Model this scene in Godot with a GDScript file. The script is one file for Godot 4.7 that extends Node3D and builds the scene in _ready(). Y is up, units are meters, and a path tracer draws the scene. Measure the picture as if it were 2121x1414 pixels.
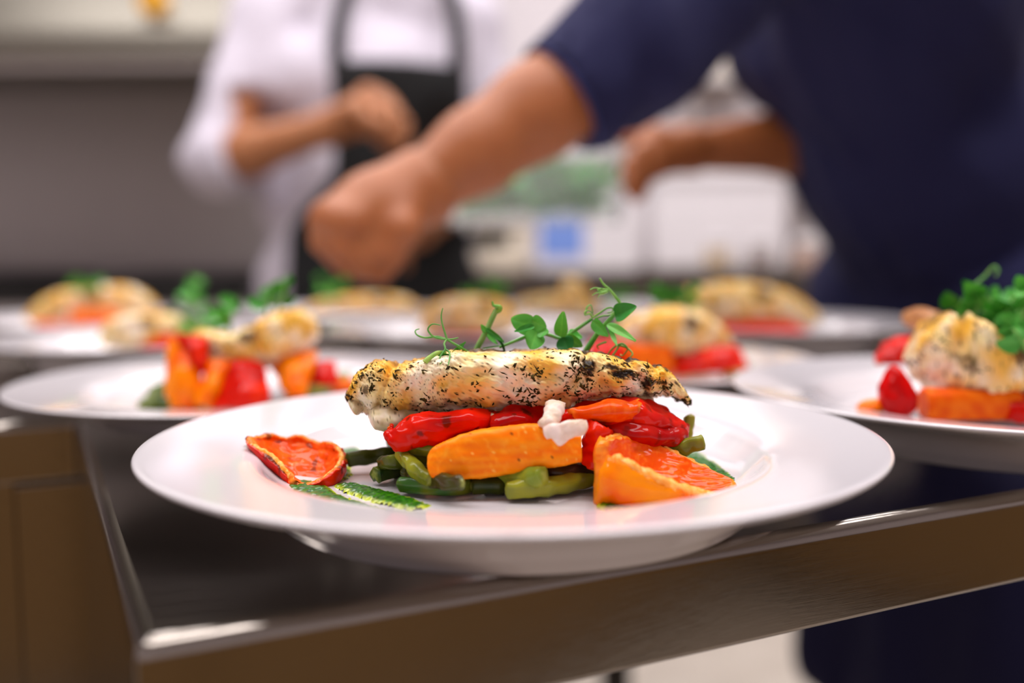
extends Node3D
# A plated fish dish on a stainless steel pass in a restaurant kitchen, two cooks behind it.

const TY := 0.90                 # height of the pass
const EYE := 0.1074              # camera above the pass
const FPX := 2050.0              # focal length in pixels of the 2121 x 1414 frame (35 mm on full frame)
const PITCH := 5.51
const ROLL := -0.44
const FL := 0.9135               # floor of a plate's well

var cam_basis: Basis
var eye := Vector3(0, TY + EYE, 0)
var M := {}
var taken := {}
var nz := FastNoiseLite.new()
var nz2 := FastNoiseLite.new()
var nzc := FastNoiseLite.new()
var rng := RandomNumberGenerator.new()


func _ready() -> void:
	rng.seed = 7
	cam_basis = Basis(Vector3.RIGHT, deg_to_rad(-PITCH)) * Basis(Vector3.BACK, deg_to_rad(ROLL))
	make_camera()
	make_environment()
	nz.seed = 3; nz.noise_type = FastNoiseLite.TYPE_SIMPLEX_SMOOTH; nz.frequency = 1.0; nz.fractal_octaves = 3
	nz2.seed = 11; nz2.noise_type = FastNoiseLite.TYPE_SIMPLEX_SMOOTH; nz2.frequency = 1.0; nz2.fractal_type = FastNoiseLite.FRACTAL_NONE
	nzc.seed = 5; nzc.noise_type = FastNoiseLite.TYPE_CELLULAR; nzc.frequency = 1.0; nzc.fractal_type = FastNoiseLite.FRACTAL_NONE
	make_materials()
	make_room()
	make_pass()
	make_plates()
	make_back_line()
	make_navy_cook()
	make_white_cook()
	make_front_dish()
	make_other_dishes()


func make_camera() -> void:
	var c := Camera3D.new()
	c.name = "camera"
	var a := CameraAttributesPhysical.new()
	a.frustum_focal_length = FPX / 1414.0 * 24.0
	a.frustum_focus_distance = 0.388
	a.exposure_aperture = 2.6
	a.frustum_near = 0.02
	a.frustum_far = 60.0
	a.auto_exposure_enabled = false
	a.exposure_multiplier = 1.0
	c.attributes = a
	c.transform = Transform3D(cam_basis, eye)
	add_child(c)
	c.current = true


func make_environment() -> void:
	var w := WorldEnvironment.new()
	w.name = "environment"
	var e := Environment.new()
	e.background_mode = Environment.BG_COLOR
	e.background_color = Color(0.02, 0.02, 0.02)
	e.tonemap_mode = Environment.TONE_MAPPER_LINEAR
	e.tonemap_exposure = 1.0
	e.sdfgi_enabled = true
	e.ssao_enabled = true
	e.ssil_enabled = true
	w.environment = e
	add_child(w)
	# unseen ceiling panels, stretched for edge highlight, middle row added: [x, z, size x, size z, energy]
	for p in [[-0.80, -0.35, 1.5, 0.5, 2.3], [0.80, -0.35, 1.5, 0.5, 2.3], [-0.80, -1.40, 1.5, 0.5, 1.9], [0.80, -1.40, 1.5, 0.5, 1.9], [-0.80, -2.45, 1.5, 0.5, 1.9], [0.80, -2.45, 1.5, 0.5, 2.0]]:
		ceiling_panel(p[0], p[1], p[2], p[3], p[4])


# ---------------------------------------------------------------- helpers
func S(r: float, g: float, b: float) -> Color:      # sRGB 0..255 -> linear, for vertex colours
	return Color(r / 255.0, g / 255.0, b / 255.0).srgb_to_linear()


func P(u: float, v: float, z: float) -> Vector3:    # the point seen at a pixel whose distance into the room is z
	var d := cam_basis * Vector3(u - 1060.5, 707.0 - v, -FPX)
	return eye + d * (z / -d.z)


func PY(u: float, v: float, y: float) -> Vector3:   # the point seen at a pixel that lies at height y
	var d := cam_basis * Vector3(u - 1060.5, 707.0 - v, -FPX)
	return eye + d * ((y - eye.y) / d.y)


func numbered(called: String) -> String:
	var n: int = taken.get(called, 0)
	taken[called] = n + 1
	return called if n == 0 else "%s_%03d" % [called, n]


func tag(o: Node, label: String, category: String, group := "", kind := "") -> Node:
	if label: o.set_meta("label", label)
	if category: o.set_meta("category", category)
	if group: o.set_meta("group", group)
	if kind: o.set_meta("kind", kind)
	return o


func thing(called: String, label: String, category: String, at := Vector3.ZERO, turn := 0.0, group := "") -> Node3D:
	var o := Node3D.new()
	o.name = numbered(called)
	add_child(o)
	o.position = at
	o.rotation.y = turn
	tag(o, label, category, group)
	return o


func part(called: String, mesh: Mesh, mat: Material, parent: Node = null, kind := "", label := "") -> MeshInstance3D:
	var o := MeshInstance3D.new()
	o.mesh = mesh
	o.material_override = mat
	o.cast_shadow = GeometryInstance3D.SHADOW_CASTING_SETTING_ON
	if parent == null:
		o.name = numbered(called)
		add_child(o)
	else:
		o.name = called
		parent.add_child(o, true)
	if kind: o.set_meta("kind", kind)
	if label: o.set_meta("label", label)
	return o


func structure(called: String, mesh: Mesh, mat: Material, label: String) -> MeshInstance3D:
	var o := part(called, mesh, mat)
	o.set_meta("kind", "structure")
	o.set_meta("label", label)
	return o


func finish(v: PackedVector3Array, idx: PackedInt32Array, cols := PackedColorArray(), closed := true, uvs := PackedVector2Array()) -> ArrayMesh:
	var vol := 0.0
	var mid := Vector3.ZERO
	if v.size(): mid = v[0]
	for i in range(0, idx.size(), 3):
		vol += (v[idx[i]] - mid).dot((v[idx[i + 1]] - mid).cross(v[idx[i + 2]] - mid))
	if closed and vol > 0.0:
		for i in range(0, idx.size(), 3):
			var t := idx[i + 1]
			idx[i + 1] = idx[i + 2]
			idx[i + 2] = t
	var n := PackedVector3Array()
	n.resize(v.size())
	for i in range(0, idx.size(), 3):
		var a := idx[i]; var b := idx[i + 1]; var c := idx[i + 2]
		var f := (v[c] - v[a]).cross(v[b] - v[a])
		n[a] += f; n[b] += f; n[c] += f
	for i in n.size():
		n[i] = n[i].normalized() if n[i].length_squared() > 1e-24 else Vector3.UP
	var arr := []
	arr.resize(Mesh.ARRAY_MAX)
	arr[Mesh.ARRAY_VERTEX] = v
	arr[Mesh.ARRAY_NORMAL] = n
	arr[Mesh.ARRAY_INDEX] = idx
	if cols.size(): arr[Mesh.ARRAY_COLOR] = cols
	if uvs.size(): arr[Mesh.ARRAY_TEX_UV] = uvs
	var m := ArrayMesh.new()
	m.add_surface_from_arrays(Mesh.PRIMITIVE_TRIANGLES, arr)
	return m


func crom(p0, p1, p2, p3, t: float):
	return 0.5 * ((2.0 * p1) + (p2 - p0) * t + (2.0 * p0 - 5.0 * p1 + 4.0 * p2 - p3) * t * t + (3.0 * p1 - p0 - 3.0 * p2 + p3) * t * t * t)


func along(pts: Array, f: float):     # Catmull-Rom through pts, f in 0..1
	var n := pts.size()
	var x := clampf(f, 0.0, 1.0) * (n - 1)
	var i := mini(int(x), n - 2)
	return crom(pts[maxi(i - 1, 0)], pts[i], pts[i + 1], pts[mini(i + 2, n - 1)], x - i)


func xlist(a: Array, k: int) -> Array:
	var o := []
	for e in a: o.append(e[k])
	return o


# A skin over rings. C: centres, A and B: half axes of each ring, e: superellipse exponent.
# look(u, v, p) -> Color; dent(u, v, p, outward) -> metres along the outward direction
func loft(C: Array, A: Array, B: Array, nu: int, nv: int, e := 2.0, look = null, dent = null, flat_ends := true) -> ArrayMesh:
	var v := PackedVector3Array()
	var cols := PackedColorArray()
	var idx := PackedInt32Array()
	for i in nu + 1:
		var f := float(i) / nu
		var c: Vector3 = along(C, f)
		var a: Vector3 = along(A, f)
		var b: Vector3 = along(B, f)
		for j in nv:
			var w := TAU * j / nv
			var cw := cos(w); var sw := sin(w)
			var k := pow(pow(absf(cw), e) + pow(absf(sw), e), -1.0 / e)
			var off := a * (cw * k) + b * (sw * k)
			var p := c + off
			if dent != null:
				p += off.normalized() * float(dent.call(f, float(j) / nv, p, off))
			v.append(p)
			if look != null: cols.append(look.call(f, float(j) / nv, p))
	for i in nu:
		for j in nv:
			var q := i * nv + j
			var r := i * nv + (j + 1) % nv
			idx.append_array([q, r, q + nv, r, r + nv, q + nv])
	for end in [0, nu]:
		var base: int = end * nv
		var start := v.size()
		var mid := Vector3.ZERO
		for j in nv: mid += v[base + j]
		mid /= nv
		if flat_ends:
			for j in nv:
				v.append(v[base + j])
				if cols.size(): cols.append(cols[base + j])
		else:
			start = base
		var centre := v.size()
		v.append(mid)
		if cols.size(): cols.append(cols[base])
		for j in nv:
			if end == 0: idx.append_array([start + (j + 1) % nv, start + j, centre])
			else: idx.append_array([start + j, start + (j + 1) % nv, centre])
	return finish(v, idx, cols)


func tube(pts: Array, radii: Array, nu := 24, nv := 8, look = null, dent = null, squash := 1.0) -> ArrayMesh:
	var C := []; var A := []; var B := []
	var up := Vector3.UP
	for i in nu + 1:
		C.append(along(pts, float(i) / nu))
	for i in nu + 1:
		var t: Vector3 = (C[mini(i + 1, nu)] - C[maxi(i - 1, 0)]).normalized()
		if i == 0:
			up = Vector3.UP if absf(t.y) < 0.9 else Vector3.RIGHT
		var s := t.cross(up).normalized()
		up = s.cross(t).normalized()
		var r: float = along(radii, float(i) / nu)
		A.append(s * r * squash)
		B.append(up * r)
	return loft(C, A, B, nu, nv, 2.0, look, dent)


# A sheet with thickness over a grid of control points G[column][row], rounded at its border.
# look(u, v, side, edge, p): side +1 / -1, edge 0 at the border .. 1 inside
func sheet(G: Array, thick: float, nu: int, nv: int, look = null, dent = null, round_at := 0.12, ragged := 0.0) -> ArrayMesh:
	var base := []
	for i in nu + 1:
		var col := []
		var f := float(i) / nu
		var ctl := []
		for k in G[0].size():
			ctl.append(along(xlist(G, k), f))
		for j in nv + 1:
			col.append(along(ctl, float(j) / nv))
		base.append(col)
	if ragged > 0.0:      # torn outline: the border creeps in and out
		var mid: Vector3 = base[nu / 2][nv / 2]
		for i in nu + 1:
			for j in nv + 1:
				var fu := float(i) / nu; var fv := float(j) / nv
				var e := clampf(1.0 - minf(minf(fu, 1.0 - fu), minf(fv, 1.0 - fv)) / 0.22, 0.0, 1.0)
				var q: Vector3 = base[i][j]
				base[i][j] = q + (mid - q).normalized() * e * ragged * (nz2.get_noise_3d(q.x * 190.0, q.y * 190.0, q.z * 190.0) + 0.6 * nz2.get_noise_3d(q.x * 520.0, q.y * 520.0, q.z * 520.0))
	var v := PackedVector3Array()
	var cols := PackedColorArray()
	var idx := PackedInt32Array()
	for side in [1, -1]:
		for i in nu + 1:
			for j in nv + 1:
				var du: Vector3 = base[mini(i + 1, nu)][j] - base[maxi(i - 1, 0)][j]
				var dv: Vector3 = base[i][mini(j + 1, nv)] - base[i][maxi(j - 1, 0)]
				var n := du.cross(dv)
				n = n.normalized() if n.length_squared() > 1e-20 else Vector3.UP
				var fu := float(i) / nu; var fv := float(j) / nv
				var e := minf(minf(fu, 1.0 - fu), minf(fv, 1.0 - fv)) / round_at
				e = clampf(e, 0.0, 1.0)
				var t := thick * 0.5 * sqrt(1.0 - (1.0 - e) * (1.0 - e))
				var p: Vector3 = base[i][j]
				if dent != null: p += n * float(dent.call(fu, fv, p))
				v.append(p + n * t * side)
				if look != null: cols.append(look.call(fu, fv, side, e, p))
	var w := nv + 1
	var off := (nu + 1) * w
	for i in nu:
		for j in nv:
			var q := i * w + j
			idx.append_array([q, q + 1, q + w, q + 1, q + w + 1, q + w])
			q += off
			idx.append_array([q, q + w, q + 1, q + 1, q + w, q + w + 1])
	# close the border so that both skins share it
	for i in nu:
		for j in [0, nv]:
			var a: int = i * w + j
			var b: int = a + w
			idx.append_array([a, b, b + off, a, b + off, a + off] if j == 0 else [b, a, b + off, a, a + off, b + off])
	for j in nv:
		for i in [0, nu]:
			var a: int = i * w + j
			var b := a + 1
			idx.append_array([b, a, b + off, a, a + off, b + off] if i == 0 else [a, b, b + off, a, b + off, a + off])
	return finish(v, idx, cols)


# profile: (radius, height) pairs turned round y; closed outline
func lathe(profile: Array, seg: int) -> ArrayMesh:
	var v := PackedVector3Array()
	var idx := PackedInt32Array()
	var n := profile.size()
	for i in n:
		for j in seg:
			var w := TAU * j / seg
			v.append(Vector3(profile[i].x * cos(w), profile[i].y, profile[i].x * sin(w)))
	for i in n - 1:
		for j in seg:
			var q := i * seg + j
			var r := i * seg + (j + 1) % seg
			idx.append_array([q, r, q + seg, r, r + seg, q + seg])
	return finish(v, idx)


func fine(pts: Array, per: int) -> Array:      # a smooth polyline through pts
	var o := []
	for i in (pts.size() - 1) * per + 1:
		o.append(along(pts, float(i) / ((pts.size() - 1) * per)))
	return o


func fillet(poly: Array, r: float, seg := 4) -> Array:
	var o := []
	var n := poly.size()
	for i in n:
		var p: Vector2 = poly[i]
		var a: Vector2 = (poly[(i - 1 + n) % n] - p).normalized()
		var b: Vector2 = (poly[(i + 1) % n] - p).normalized()
		for k in seg + 1:
			var t := float(k) / seg
			var s := p + a * r
			var q := p + b * r
			o.append(s.lerp(p, t).lerp(p.lerp(q, t), t))
	return o


# An upright prism over a polygon (x, z) with rounded top and bottom edges.
func prism(poly: Array, y0: float, y1: float, r: float, seg := 5, r_low := -1.0) -> ArrayMesh:
	if r_low < 0.0: r_low = r
	var n := poly.size()
	var area := 0.0
	for i in n: area += poly[i].cross(poly[(i + 1) % n])
	var sgn := 1.0 if area > 0.0 else -1.0
	var inn := []
	for i in n:
		var d0: Vector2 = (poly[i] - poly[(i - 1 + n) % n]).normalized()
		var d1: Vector2 = (poly[(i + 1) % n] - poly[i]).normalized()
		var n0 := Vector2(-d0.y, d0.x) * sgn
		var n1 := Vector2(-d1.y, d1.x) * sgn
		inn.append((n0 + n1) / maxf(0.35, 1.0 + n0.dot(n1)))
	var rings := []
	for k in seg + 1:
		var w := PI / 2 * k / seg
		rings.append([r_low * (1.0 - sin(w)), y0 + r_low * (1.0 - cos(w))])
	for k in seg + 1:
		var w := PI / 2 * k / seg
		rings.append([r * (1.0 - cos(w)), y1 - r * (1.0 - sin(w))])
	var v := PackedVector3Array()
	var idx := PackedInt32Array()
	for g in rings:
		for i in n:
			var q: Vector2 = poly[i] + inn[i] * g[0]
			v.append(Vector3(q.x, g[1], q.y))
	for k in rings.size() - 1:
		for i in n:
			var a := k * n + i
			var b := k * n + (i + 1) % n
			idx.append_array([a, b, a + n, b, b + n, a + n])
	for cap in [0, rings.size() - 1]:
		var flat := PackedVector2Array()
		for i in n: flat.append(Vector2(v[cap * n + i].x, v[cap * n + i].z))
		var tri := Geometry2D.triangulate_polygon(flat)
		var up: bool = cap > 0
		for i in range(0, tri.size(), 3):
			var a := tri[i]; var b := tri[i + 1]; var c := tri[i + 2]
			var turn := (flat[b] - flat[a]).cross(flat[c] - flat[a]) * sgn
			if (turn > 0.0) == up: idx.append_array([cap * n + a, cap * n + b, cap * n + c])
			else: idx.append_array([cap * n + a, cap * n + c, cap * n + b])
	return finish(v, idx)


func rect(x0: float, z0: float, x1: float, z1: float) -> Array:
	return [Vector2(x0, z0), Vector2(x1, z0), Vector2(x1, z1), Vector2(x0, z1)]


func slab(x0: float, y0: float, z0: float, x1: float, y1: float, z1: float, r := 0.003) -> ArrayMesh:
	return prism(fillet(rect(x0, z0, x1, z1), r, 3), y0, y1, r, 3)


# one polygon mesh from triangles of quads without smoothing
func plain_box(x0: float, y0: float, z0: float, x1: float, y1: float, z1: float) -> ArrayMesh:
	var st := SurfaceTool.new()
	st.begin(Mesh.PRIMITIVE_TRIANGLES)
	var b := BoxMesh.new()
	b.size = Vector3(x1 - x0, y1 - y0, z1 - z0)
	st.append_from(b, 0, Transform3D(Basis(), Vector3((x0 + x1) / 2, (y0 + y1) / 2, (z0 + z1) / 2)))
	return st.commit()


# ---- bodies: smooth union of tapered capsules, meshed as surface nets
# bones: [a, b, ra, rb, k]; carve(p, d) -> d
func nets(bones: Array, cell: float, carve = null, pad := 0.02, look = null) -> ArrayMesh:
	var lo := Vector3(1e9, 1e9, 1e9)
	var hi := -lo
	for b in bones:
		var rr := Vector3.ONE * (maxf(b[2], b[3]) + pad + cell * 2.0)
		lo = lo.min(b[0] - rr).min(b[1] - rr)
		hi = hi.max(b[0] + rr).max(b[1] + rr)
	var nx := int((hi.x - lo.x) / cell) + 2
	var ny := int((hi.y - lo.y) / cell) + 2
	var nzz := int((hi.z - lo.z) / cell) + 2
	var sx := 1; var sy := nx; var sz := nx * ny
	var f := PackedFloat32Array()
	f.resize(nx * ny * nzz)
	f.fill(10.0)
	for b in bones:
		var a: Vector3 = b[0]
		var ab: Vector3 = b[1] - a
		var ra: float = b[2]
		var dr: float = b[3] - ra
		var k: float = b[4]
		var q := 1.0 / maxf(ab.length_squared(), 1e-12)
		var m := Vector3.ONE * (maxf(ra, b[3]) + maxf(k, cell * 2.5) + pad)
		var l: Vector3 = ((b[0].min(b[1]) - m - lo) / cell).floor()
		var h: Vector3 = ((b[0].max(b[1]) + m - lo) / cell).ceil()
		for z in range(maxi(int(l.z), 0), mini(int(h.z) + 1, nzz)):
			for y in range(maxi(int(l.y), 0), mini(int(h.y) + 1, ny)):
				var at := z * sz + y * sy
				for x in range(maxi(int(l.x), 0), mini(int(h.x) + 1, nx)):
					var p := lo + Vector3(x, y, z) * cell - a
					var t := clampf(p.dot(ab) * q, 0.0, 1.0)
					var d := (p - ab * t).length() - ra - dr * t
					var c := f[at + x]
					var w := clampf(0.5 + 0.5 * (c - d) / k, 0.0, 1.0)
					f[at + x] = lerpf(c, d, w) - k * w * (1.0 - w)
	if carve != null:
		for z in nzz:
			for y in ny:
				for x in nx:
					var at := z * sz + y * sy + x
					if f[at] < 0.06: f[at] = carve.call(lo + Vector3(x, y, z) * cell, f[at])
	var id := PackedInt32Array()
	id.resize(f.size())
	id.fill(-1)
	var v := PackedVector3Array()
	var idx := PackedInt32Array()
	var cols := PackedColorArray()
	var co := [0, sx, sy, sx + sy, sz, sx + sz, sy + sz, sx + sy + sz]
	var cp := [Vector3(0, 0, 0), Vector3(1, 0, 0), Vector3(0, 1, 0), Vector3(1, 1, 0), Vector3(0, 0, 1), Vector3(1, 0, 1), Vector3(0, 1, 1), Vector3(1, 1, 1)]
	var edges := [[0, 1], [2, 3], [4, 5], [6, 7], [0, 2], [1, 3], [4, 6], [5, 7], [0, 4], [1, 5], [2, 6], [3, 7]]
	for z in nzz - 1:
		for y in ny - 1:
			for x in nx - 1:
				var at := z * sz + y * sy + x
				var inside := 0
				for k in 8:
					if f[at + co[k]] < 0.0: inside += 1
				if inside == 0 or inside == 8: continue
				var sum := Vector3.ZERO
				var n := 0
				for e in edges:
					var d0 := f[at + co[e[0]]]
					var d1 := f[at + co[e[1]]]
					if (d0 < 0.0) != (d1 < 0.0):
						sum += cp[e[0]].lerp(cp[e[1]], d0 / (d0 - d1))
						n += 1
				id[at] = v.size()
				v.append(lo + (Vector3(x, y, z) + sum / n) * cell)
				if look != null: cols.append(look.call(v[v.size() - 1]))
	for z in range(1, nzz - 1):
		for y in range(1, ny - 1):
			for x in range(1, nx - 1):
				var at := z * sz + y * sy + x
				var here := f[at] < 0.0
				for ax in 3:
					var s: int = [sx, sy, sz][ax]
					if here == (f[at + s] < 0.0): continue
					var s1: int = [sy, sz, sx][ax]
					var s2: int = [sz, sx, sy][ax]
					var a := id[at]; var b := id[at - s1]; var c := id[at - s1 - s2]; var d := id[at - s2]
					if a < 0 or b < 0 or c < 0 or d < 0: continue
					if here: idx.append_array([a, c, b, a, d, c])
					else: idx.append_array([a, b, c, a, c, d])
	return finish(v, idx, cols)


func noise_tex(freq: float, lo: Color, hi: Color, oct := 4, size := 512, sd := 1) -> NoiseTexture2D:
	var n := FastNoiseLite.new()
	n.seed = sd
	n.frequency = freq
	n.fractal_octaves = oct
	var t := NoiseTexture2D.new()
	t.noise = n
	t.width = size; t.height = size
	t.seamless = true
	var g := Gradient.new()
	g.set_color(0, lo); g.set_color(1, hi)
	t.color_ramp = g
	return t


func mat(c: Color, rough: float, metal := 0.0) -> StandardMaterial3D:
	var m := StandardMaterial3D.new()
	m.albedo_color = c
	m.roughness = rough
	m.metallic = metal
	return m


func food(rough: float, coat := 0.0, coat_rough := 0.1) -> StandardMaterial3D:
	var m := mat(Color.WHITE, rough)
	m.vertex_color_use_as_albedo = true
	m.metallic_specular = 0.22
	if coat > 0.0:
		m.clearcoat_enabled = true
		m.clearcoat = coat
		m.clearcoat_roughness = coat_rough
	return m


# ---------------------------------------------------------------- materials
func make_materials() -> void:
	var m: StandardMaterial3D
	# brushed stainless steel: fine scratches along the length of the pass
	m = mat(Color(0.60, 0.57, 0.54), 0.17, 1.0)
	m.roughness_texture = noise_tex(0.02, Color(0.72, 0.72, 0.72), Color(1, 1, 1), 3, 512, 4)
	m.roughness_texture_channel = BaseMaterial3D.TEXTURE_CHANNEL_RED
	m.normal_enabled = true
	m.normal_scale = 0.10
	var nt := noise_tex(0.06, Color.BLACK, Color.WHITE, 3, 512, 9)
	nt.color_ramp = null
	nt.as_normal_map = true
	nt.bump_strength = 2.0
	m.normal_texture = nt
	m.uv1_triplanar = true
	m.uv1_scale = Vector3(1.6, 70, 70)
	M.steel = m
	m = mat(Color(0.80, 0.775, 0.765), 0.55, 1.0)
	m.roughness_texture = noise_tex(0.02, Color(0.75, 0.75, 0.75), Color(1, 1, 1), 3, 512, 5)
	m.roughness_texture_channel = BaseMaterial3D.TEXTURE_CHANNEL_RED
	m.uv1_triplanar = true
	m.uv1_scale = Vector3(1.2, 30, 30)
	M.dull_steel = m
	m = mat(Color(0.54, 0.52, 0.48), 0.45, 1.0)
	M.hood_steel = m
	m = mat(Color(0.86, 0.838, 0.852), 0.13)
	m.clearcoat_enabled = true; m.clearcoat = 0.5; m.clearcoat_roughness = 0.04
	M.china = m
	m = mat(Color(0.83, 0.79, 0.74), 0.42)
	m.albedo_texture = noise_tex(0.012, Color(0.90, 0.89, 0.88), Color(1, 1, 1), 4, 512, 21)
	m.uv1_triplanar = true; m.uv1_world_triplanar = true; m.uv1_scale = Vector3.ONE * 0.7
	M.floor = m
	m = mat(Color(0.88, 0.85, 0.865), 0.55)
	m.albedo_texture = noise_tex(0.01, Color(0.95, 0.95, 0.95), Color(1, 1, 1), 3, 256, 22)
	m.uv1_triplanar = true; m.uv1_world_triplanar = true; m.uv1_scale = Vector3.ONE * 0.5
	M.wall = m
	M.ceiling = mat(Color(0.90, 0.89, 0.88), 0.8)
	M.brown = mat(Color(0.54, 0.42, 0.25), 0.55)
	M.black_iron = mat(Color(0.07, 0.06, 0.055), 0.5)
	m = mat(Color(0.95, 0.95, 0.95), 0.6)
	m.emission_enabled = true; m.emission = Color(1.0, 0.98, 0.985); m.emission_energy_multiplier = 4.0
	M.glow = m
	M.white_metal = mat(Color(0.86, 0.86, 0.86), 0.4)
	M.white_plastic = mat(Color(0.88, 0.86, 0.87), 0.35)
	M.yellow = mat(Color(0.86, 0.62, 0.12), 0.4)
	M.bench = mat(Color(0.25, 0.21, 0.18), 0.45)
	M.cream = mat(Color(0.85, 0.80, 0.72), 0.5)
	m = mat(Color(1, 1, 1, 0.12), 0.05)
	m.transparency = BaseMaterial3D.TRANSPARENCY_ALPHA
	M.glass = m
	m = mat(Color(0.93, 0.95, 0.95, 0.16), 0.12)
	m.transparency = BaseMaterial3D.TRANSPARENCY_ALPHA
	M.tub_plastic = m
	M.navy = cloth(Color(0.075, 0.078, 0.275), 0.88, 0.10)
	M.navy_trim = cloth(Color(0.17, 0.20, 0.42), 0.8, 0.2)
	M.white_cloth = cloth(Color(0.86, 0.83, 0.88), 0.9, 0.1)
	M.black_cloth = cloth(Color(0.05, 0.05, 0.055), 0.9, 0.08)
	M.skin_tan = skin(Color(0.67, 0.40, 0.215))
	M.skin_pale = skin(Color(0.70, 0.46, 0.29))
	M.hair_dark = mat(Color(0.10, 0.07, 0.05), 0.6)
	M.eye = mat(Color(0.85, 0.83, 0.80), 0.2)
	m = food(0.42, 0.25, 0.25)
	m.backlight_enabled = true
	m.backlight = Color(0.55, 0.75, 0.30)
	M.leaf = m
	m = food(0.48, 0.22, 0.22)
	m.subsurf_scatter_enabled = true
	m.subsurf_scatter_strength = 0.08
	M.fish = m
	M.herb = food(0.6)
	M.pepper = food(0.5, 0.30, 0.06)
	M.pepper.metallic_specular = 0.12
	M.bean = food(0.4, 0.35, 0.12)
	M.carrot = food(0.5, 0.06, 0.2)
	M.sauce = food(0.35, 0.5, 0.12)
	M.blue = mat(Color(0.46, 0.58, 0.86), 0.5)


func cloth(c: Color, rough: float, sheen: float) -> StandardMaterial3D:
	var m := mat(c, rough)
	m.rim_enabled = true
	m.rim = sheen
	m.rim_tint = 0.7
	m.albedo_texture = noise_tex(0.25, Color(0.86, 0.86, 0.86), Color(1, 1, 1), 2, 256, 31)
	m.uv1_triplanar = true
	m.uv1_world_triplanar = true
	m.uv1_scale = Vector3(12, 5, 12)
	return m


func skin(c: Color) -> StandardMaterial3D:
	var m := mat(c, 0.5)
	m.subsurf_scatter_enabled = true
	m.subsurf_scatter_strength = 0.12
	m.albedo_texture = noise_tex(0.03, Color(0.93, 0.88, 0.86), Color(1, 1, 1), 4, 256, 33)
	m.uv1_triplanar = true
	m.uv1_world_triplanar = true
	m.uv1_scale = Vector3.ONE * 5.0
	return m


# ---------------------------------------------------------------- the room
func ceiling_panel(x: float, z: float, sx: float, sz: float, e: float) -> void:
	if not M.has("frame"):
		M.frame = mat(Color(0.86, 0.86, 0.86), 0.4)
		var g := mat(Color(0.95, 0.95, 0.95), 0.6)
		g.emission_enabled = true; g.emission = Color(1.0, 0.98, 0.985); g.emission_energy_multiplier = 3.0
		M.panel = g
	var t := thing("unseen_ceiling_light", "unseen flat white ceiling light panel in a thin frame", "light", Vector3(x, 2.70, z), 0.0, "ceiling light panels")
	part("frame", slab(-sx / 2 - 0.02, -0.035, -sz / 2 - 0.02, sx / 2 + 0.02, 0.0, sz / 2 + 0.02, 0.004), M.frame, t)
	part("diffuser_light", slab(-sx / 2, -0.041, -sz / 2, sx / 2, -0.034, sz / 2, 0.002), M.panel, t)
	var l := AreaLight3D.new()
	l.name = "panel_light"
	l.area_size = Vector2(sx, sz)
	l.area_normalize_energy = true
	l.light_energy = e
	l.light_color = Color(1.0, 0.98, 0.985)
	l.shadow_enabled = true
	l.area_range = 12.0
	l.rotation.x = -PI / 2
	l.position.y = -0.05
	t.add_child(l)


func make_room() -> void:
	var x0 := -2.9; var x1 := 2.9; var z0 := -3.55; var z1 := 1.32; var h := 2.72; var t := 0.12
	structure("floor", plain_box(x0 - t, -t, z0 - t, x1 + t, 0.0, z1 + t), M.floor, "pale beige kitchen floor")
	structure("ceiling", plain_box(x0 - t, h, z0 - t, x1 + t, h + t, z1 + t), M.ceiling, "white kitchen ceiling")
	structure("wall_back", plain_box(x0 - t, 0.0, z0 - t, x1 + t, h, z0), M.wall, "white painted kitchen wall behind the cooks")
	structure("wall_left", plain_box(x0 - t, 0.0, z0, x0, h, z1), M.wall, "white painted kitchen side wall")
	structure("wall_right", plain_box(x1, 0.0, z0, x1 + t, h, z1), M.wall, "white painted kitchen wall beside the navy cook")
	structure("wall_front", plain_box(x0 - t, 0.0, z1, x1 + t, h, z1 + t), M.wall, "white painted kitchen wall opposite the cooks")
	# unseen brown cupboards and worktops, added to darken what the steel edge mirrors
	var spots := []
	for i in 5: spots.append([Vector3(-2.2 + 1.1 * i, 0, 0.98), 0.0, "added unseen brown cupboard opposite the serving counter for its reflection", "added unseen cupboards opposite the counter"])
	for i in 2: spots.append([Vector3(2.58, 0, 0.06 - 1.1 * i), PI / 2, "added unseen brown cupboard beside the navy cook for its reflection", "added unseen cupboards beside the navy cook"])
	for s in spots:
		var c := thing("added_cupboard", s[2], "cupboard", s[0], s[1], s[3])
		part("body", slab(-0.548, 0.10, -0.27, 0.548, 0.86, 0.30, 0.004), M.brown, c)
		part("plinth", slab(-0.548, 0.0, -0.22, 0.548, 0.10, 0.28, 0.003), M.black_iron, c)
		for k in [-1, 1]:
			var d := part("door", slab(minf(k * 0.004, k * 0.54), 0.115, -0.292, maxf(k * 0.004, k * 0.54), 0.855, -0.272, 0.004), M.brown, c)
			part("handle", slab(k * 0.05 - 0.008, 0.60, -0.315, k * 0.05 + 0.008, 0.78, -0.292, 0.003), M.dull_steel, d)
	var wt2 := part("worktop", slab(2.26, 0.86, -1.60, 2.89, 0.90, 0.60, 0.004), M.bench)
	tag(wt2, "added unseen dark worktop along the wall beside the navy cook", "worktop")
	var wt := part("worktop", slab(-2.8, 0.86, 0.66, 2.8, 0.90, 1.30, 0.004), M.bench)
	tag(wt, "added unseen dark worktop over the cupboards opposite the serving counter", "worktop")


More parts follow.
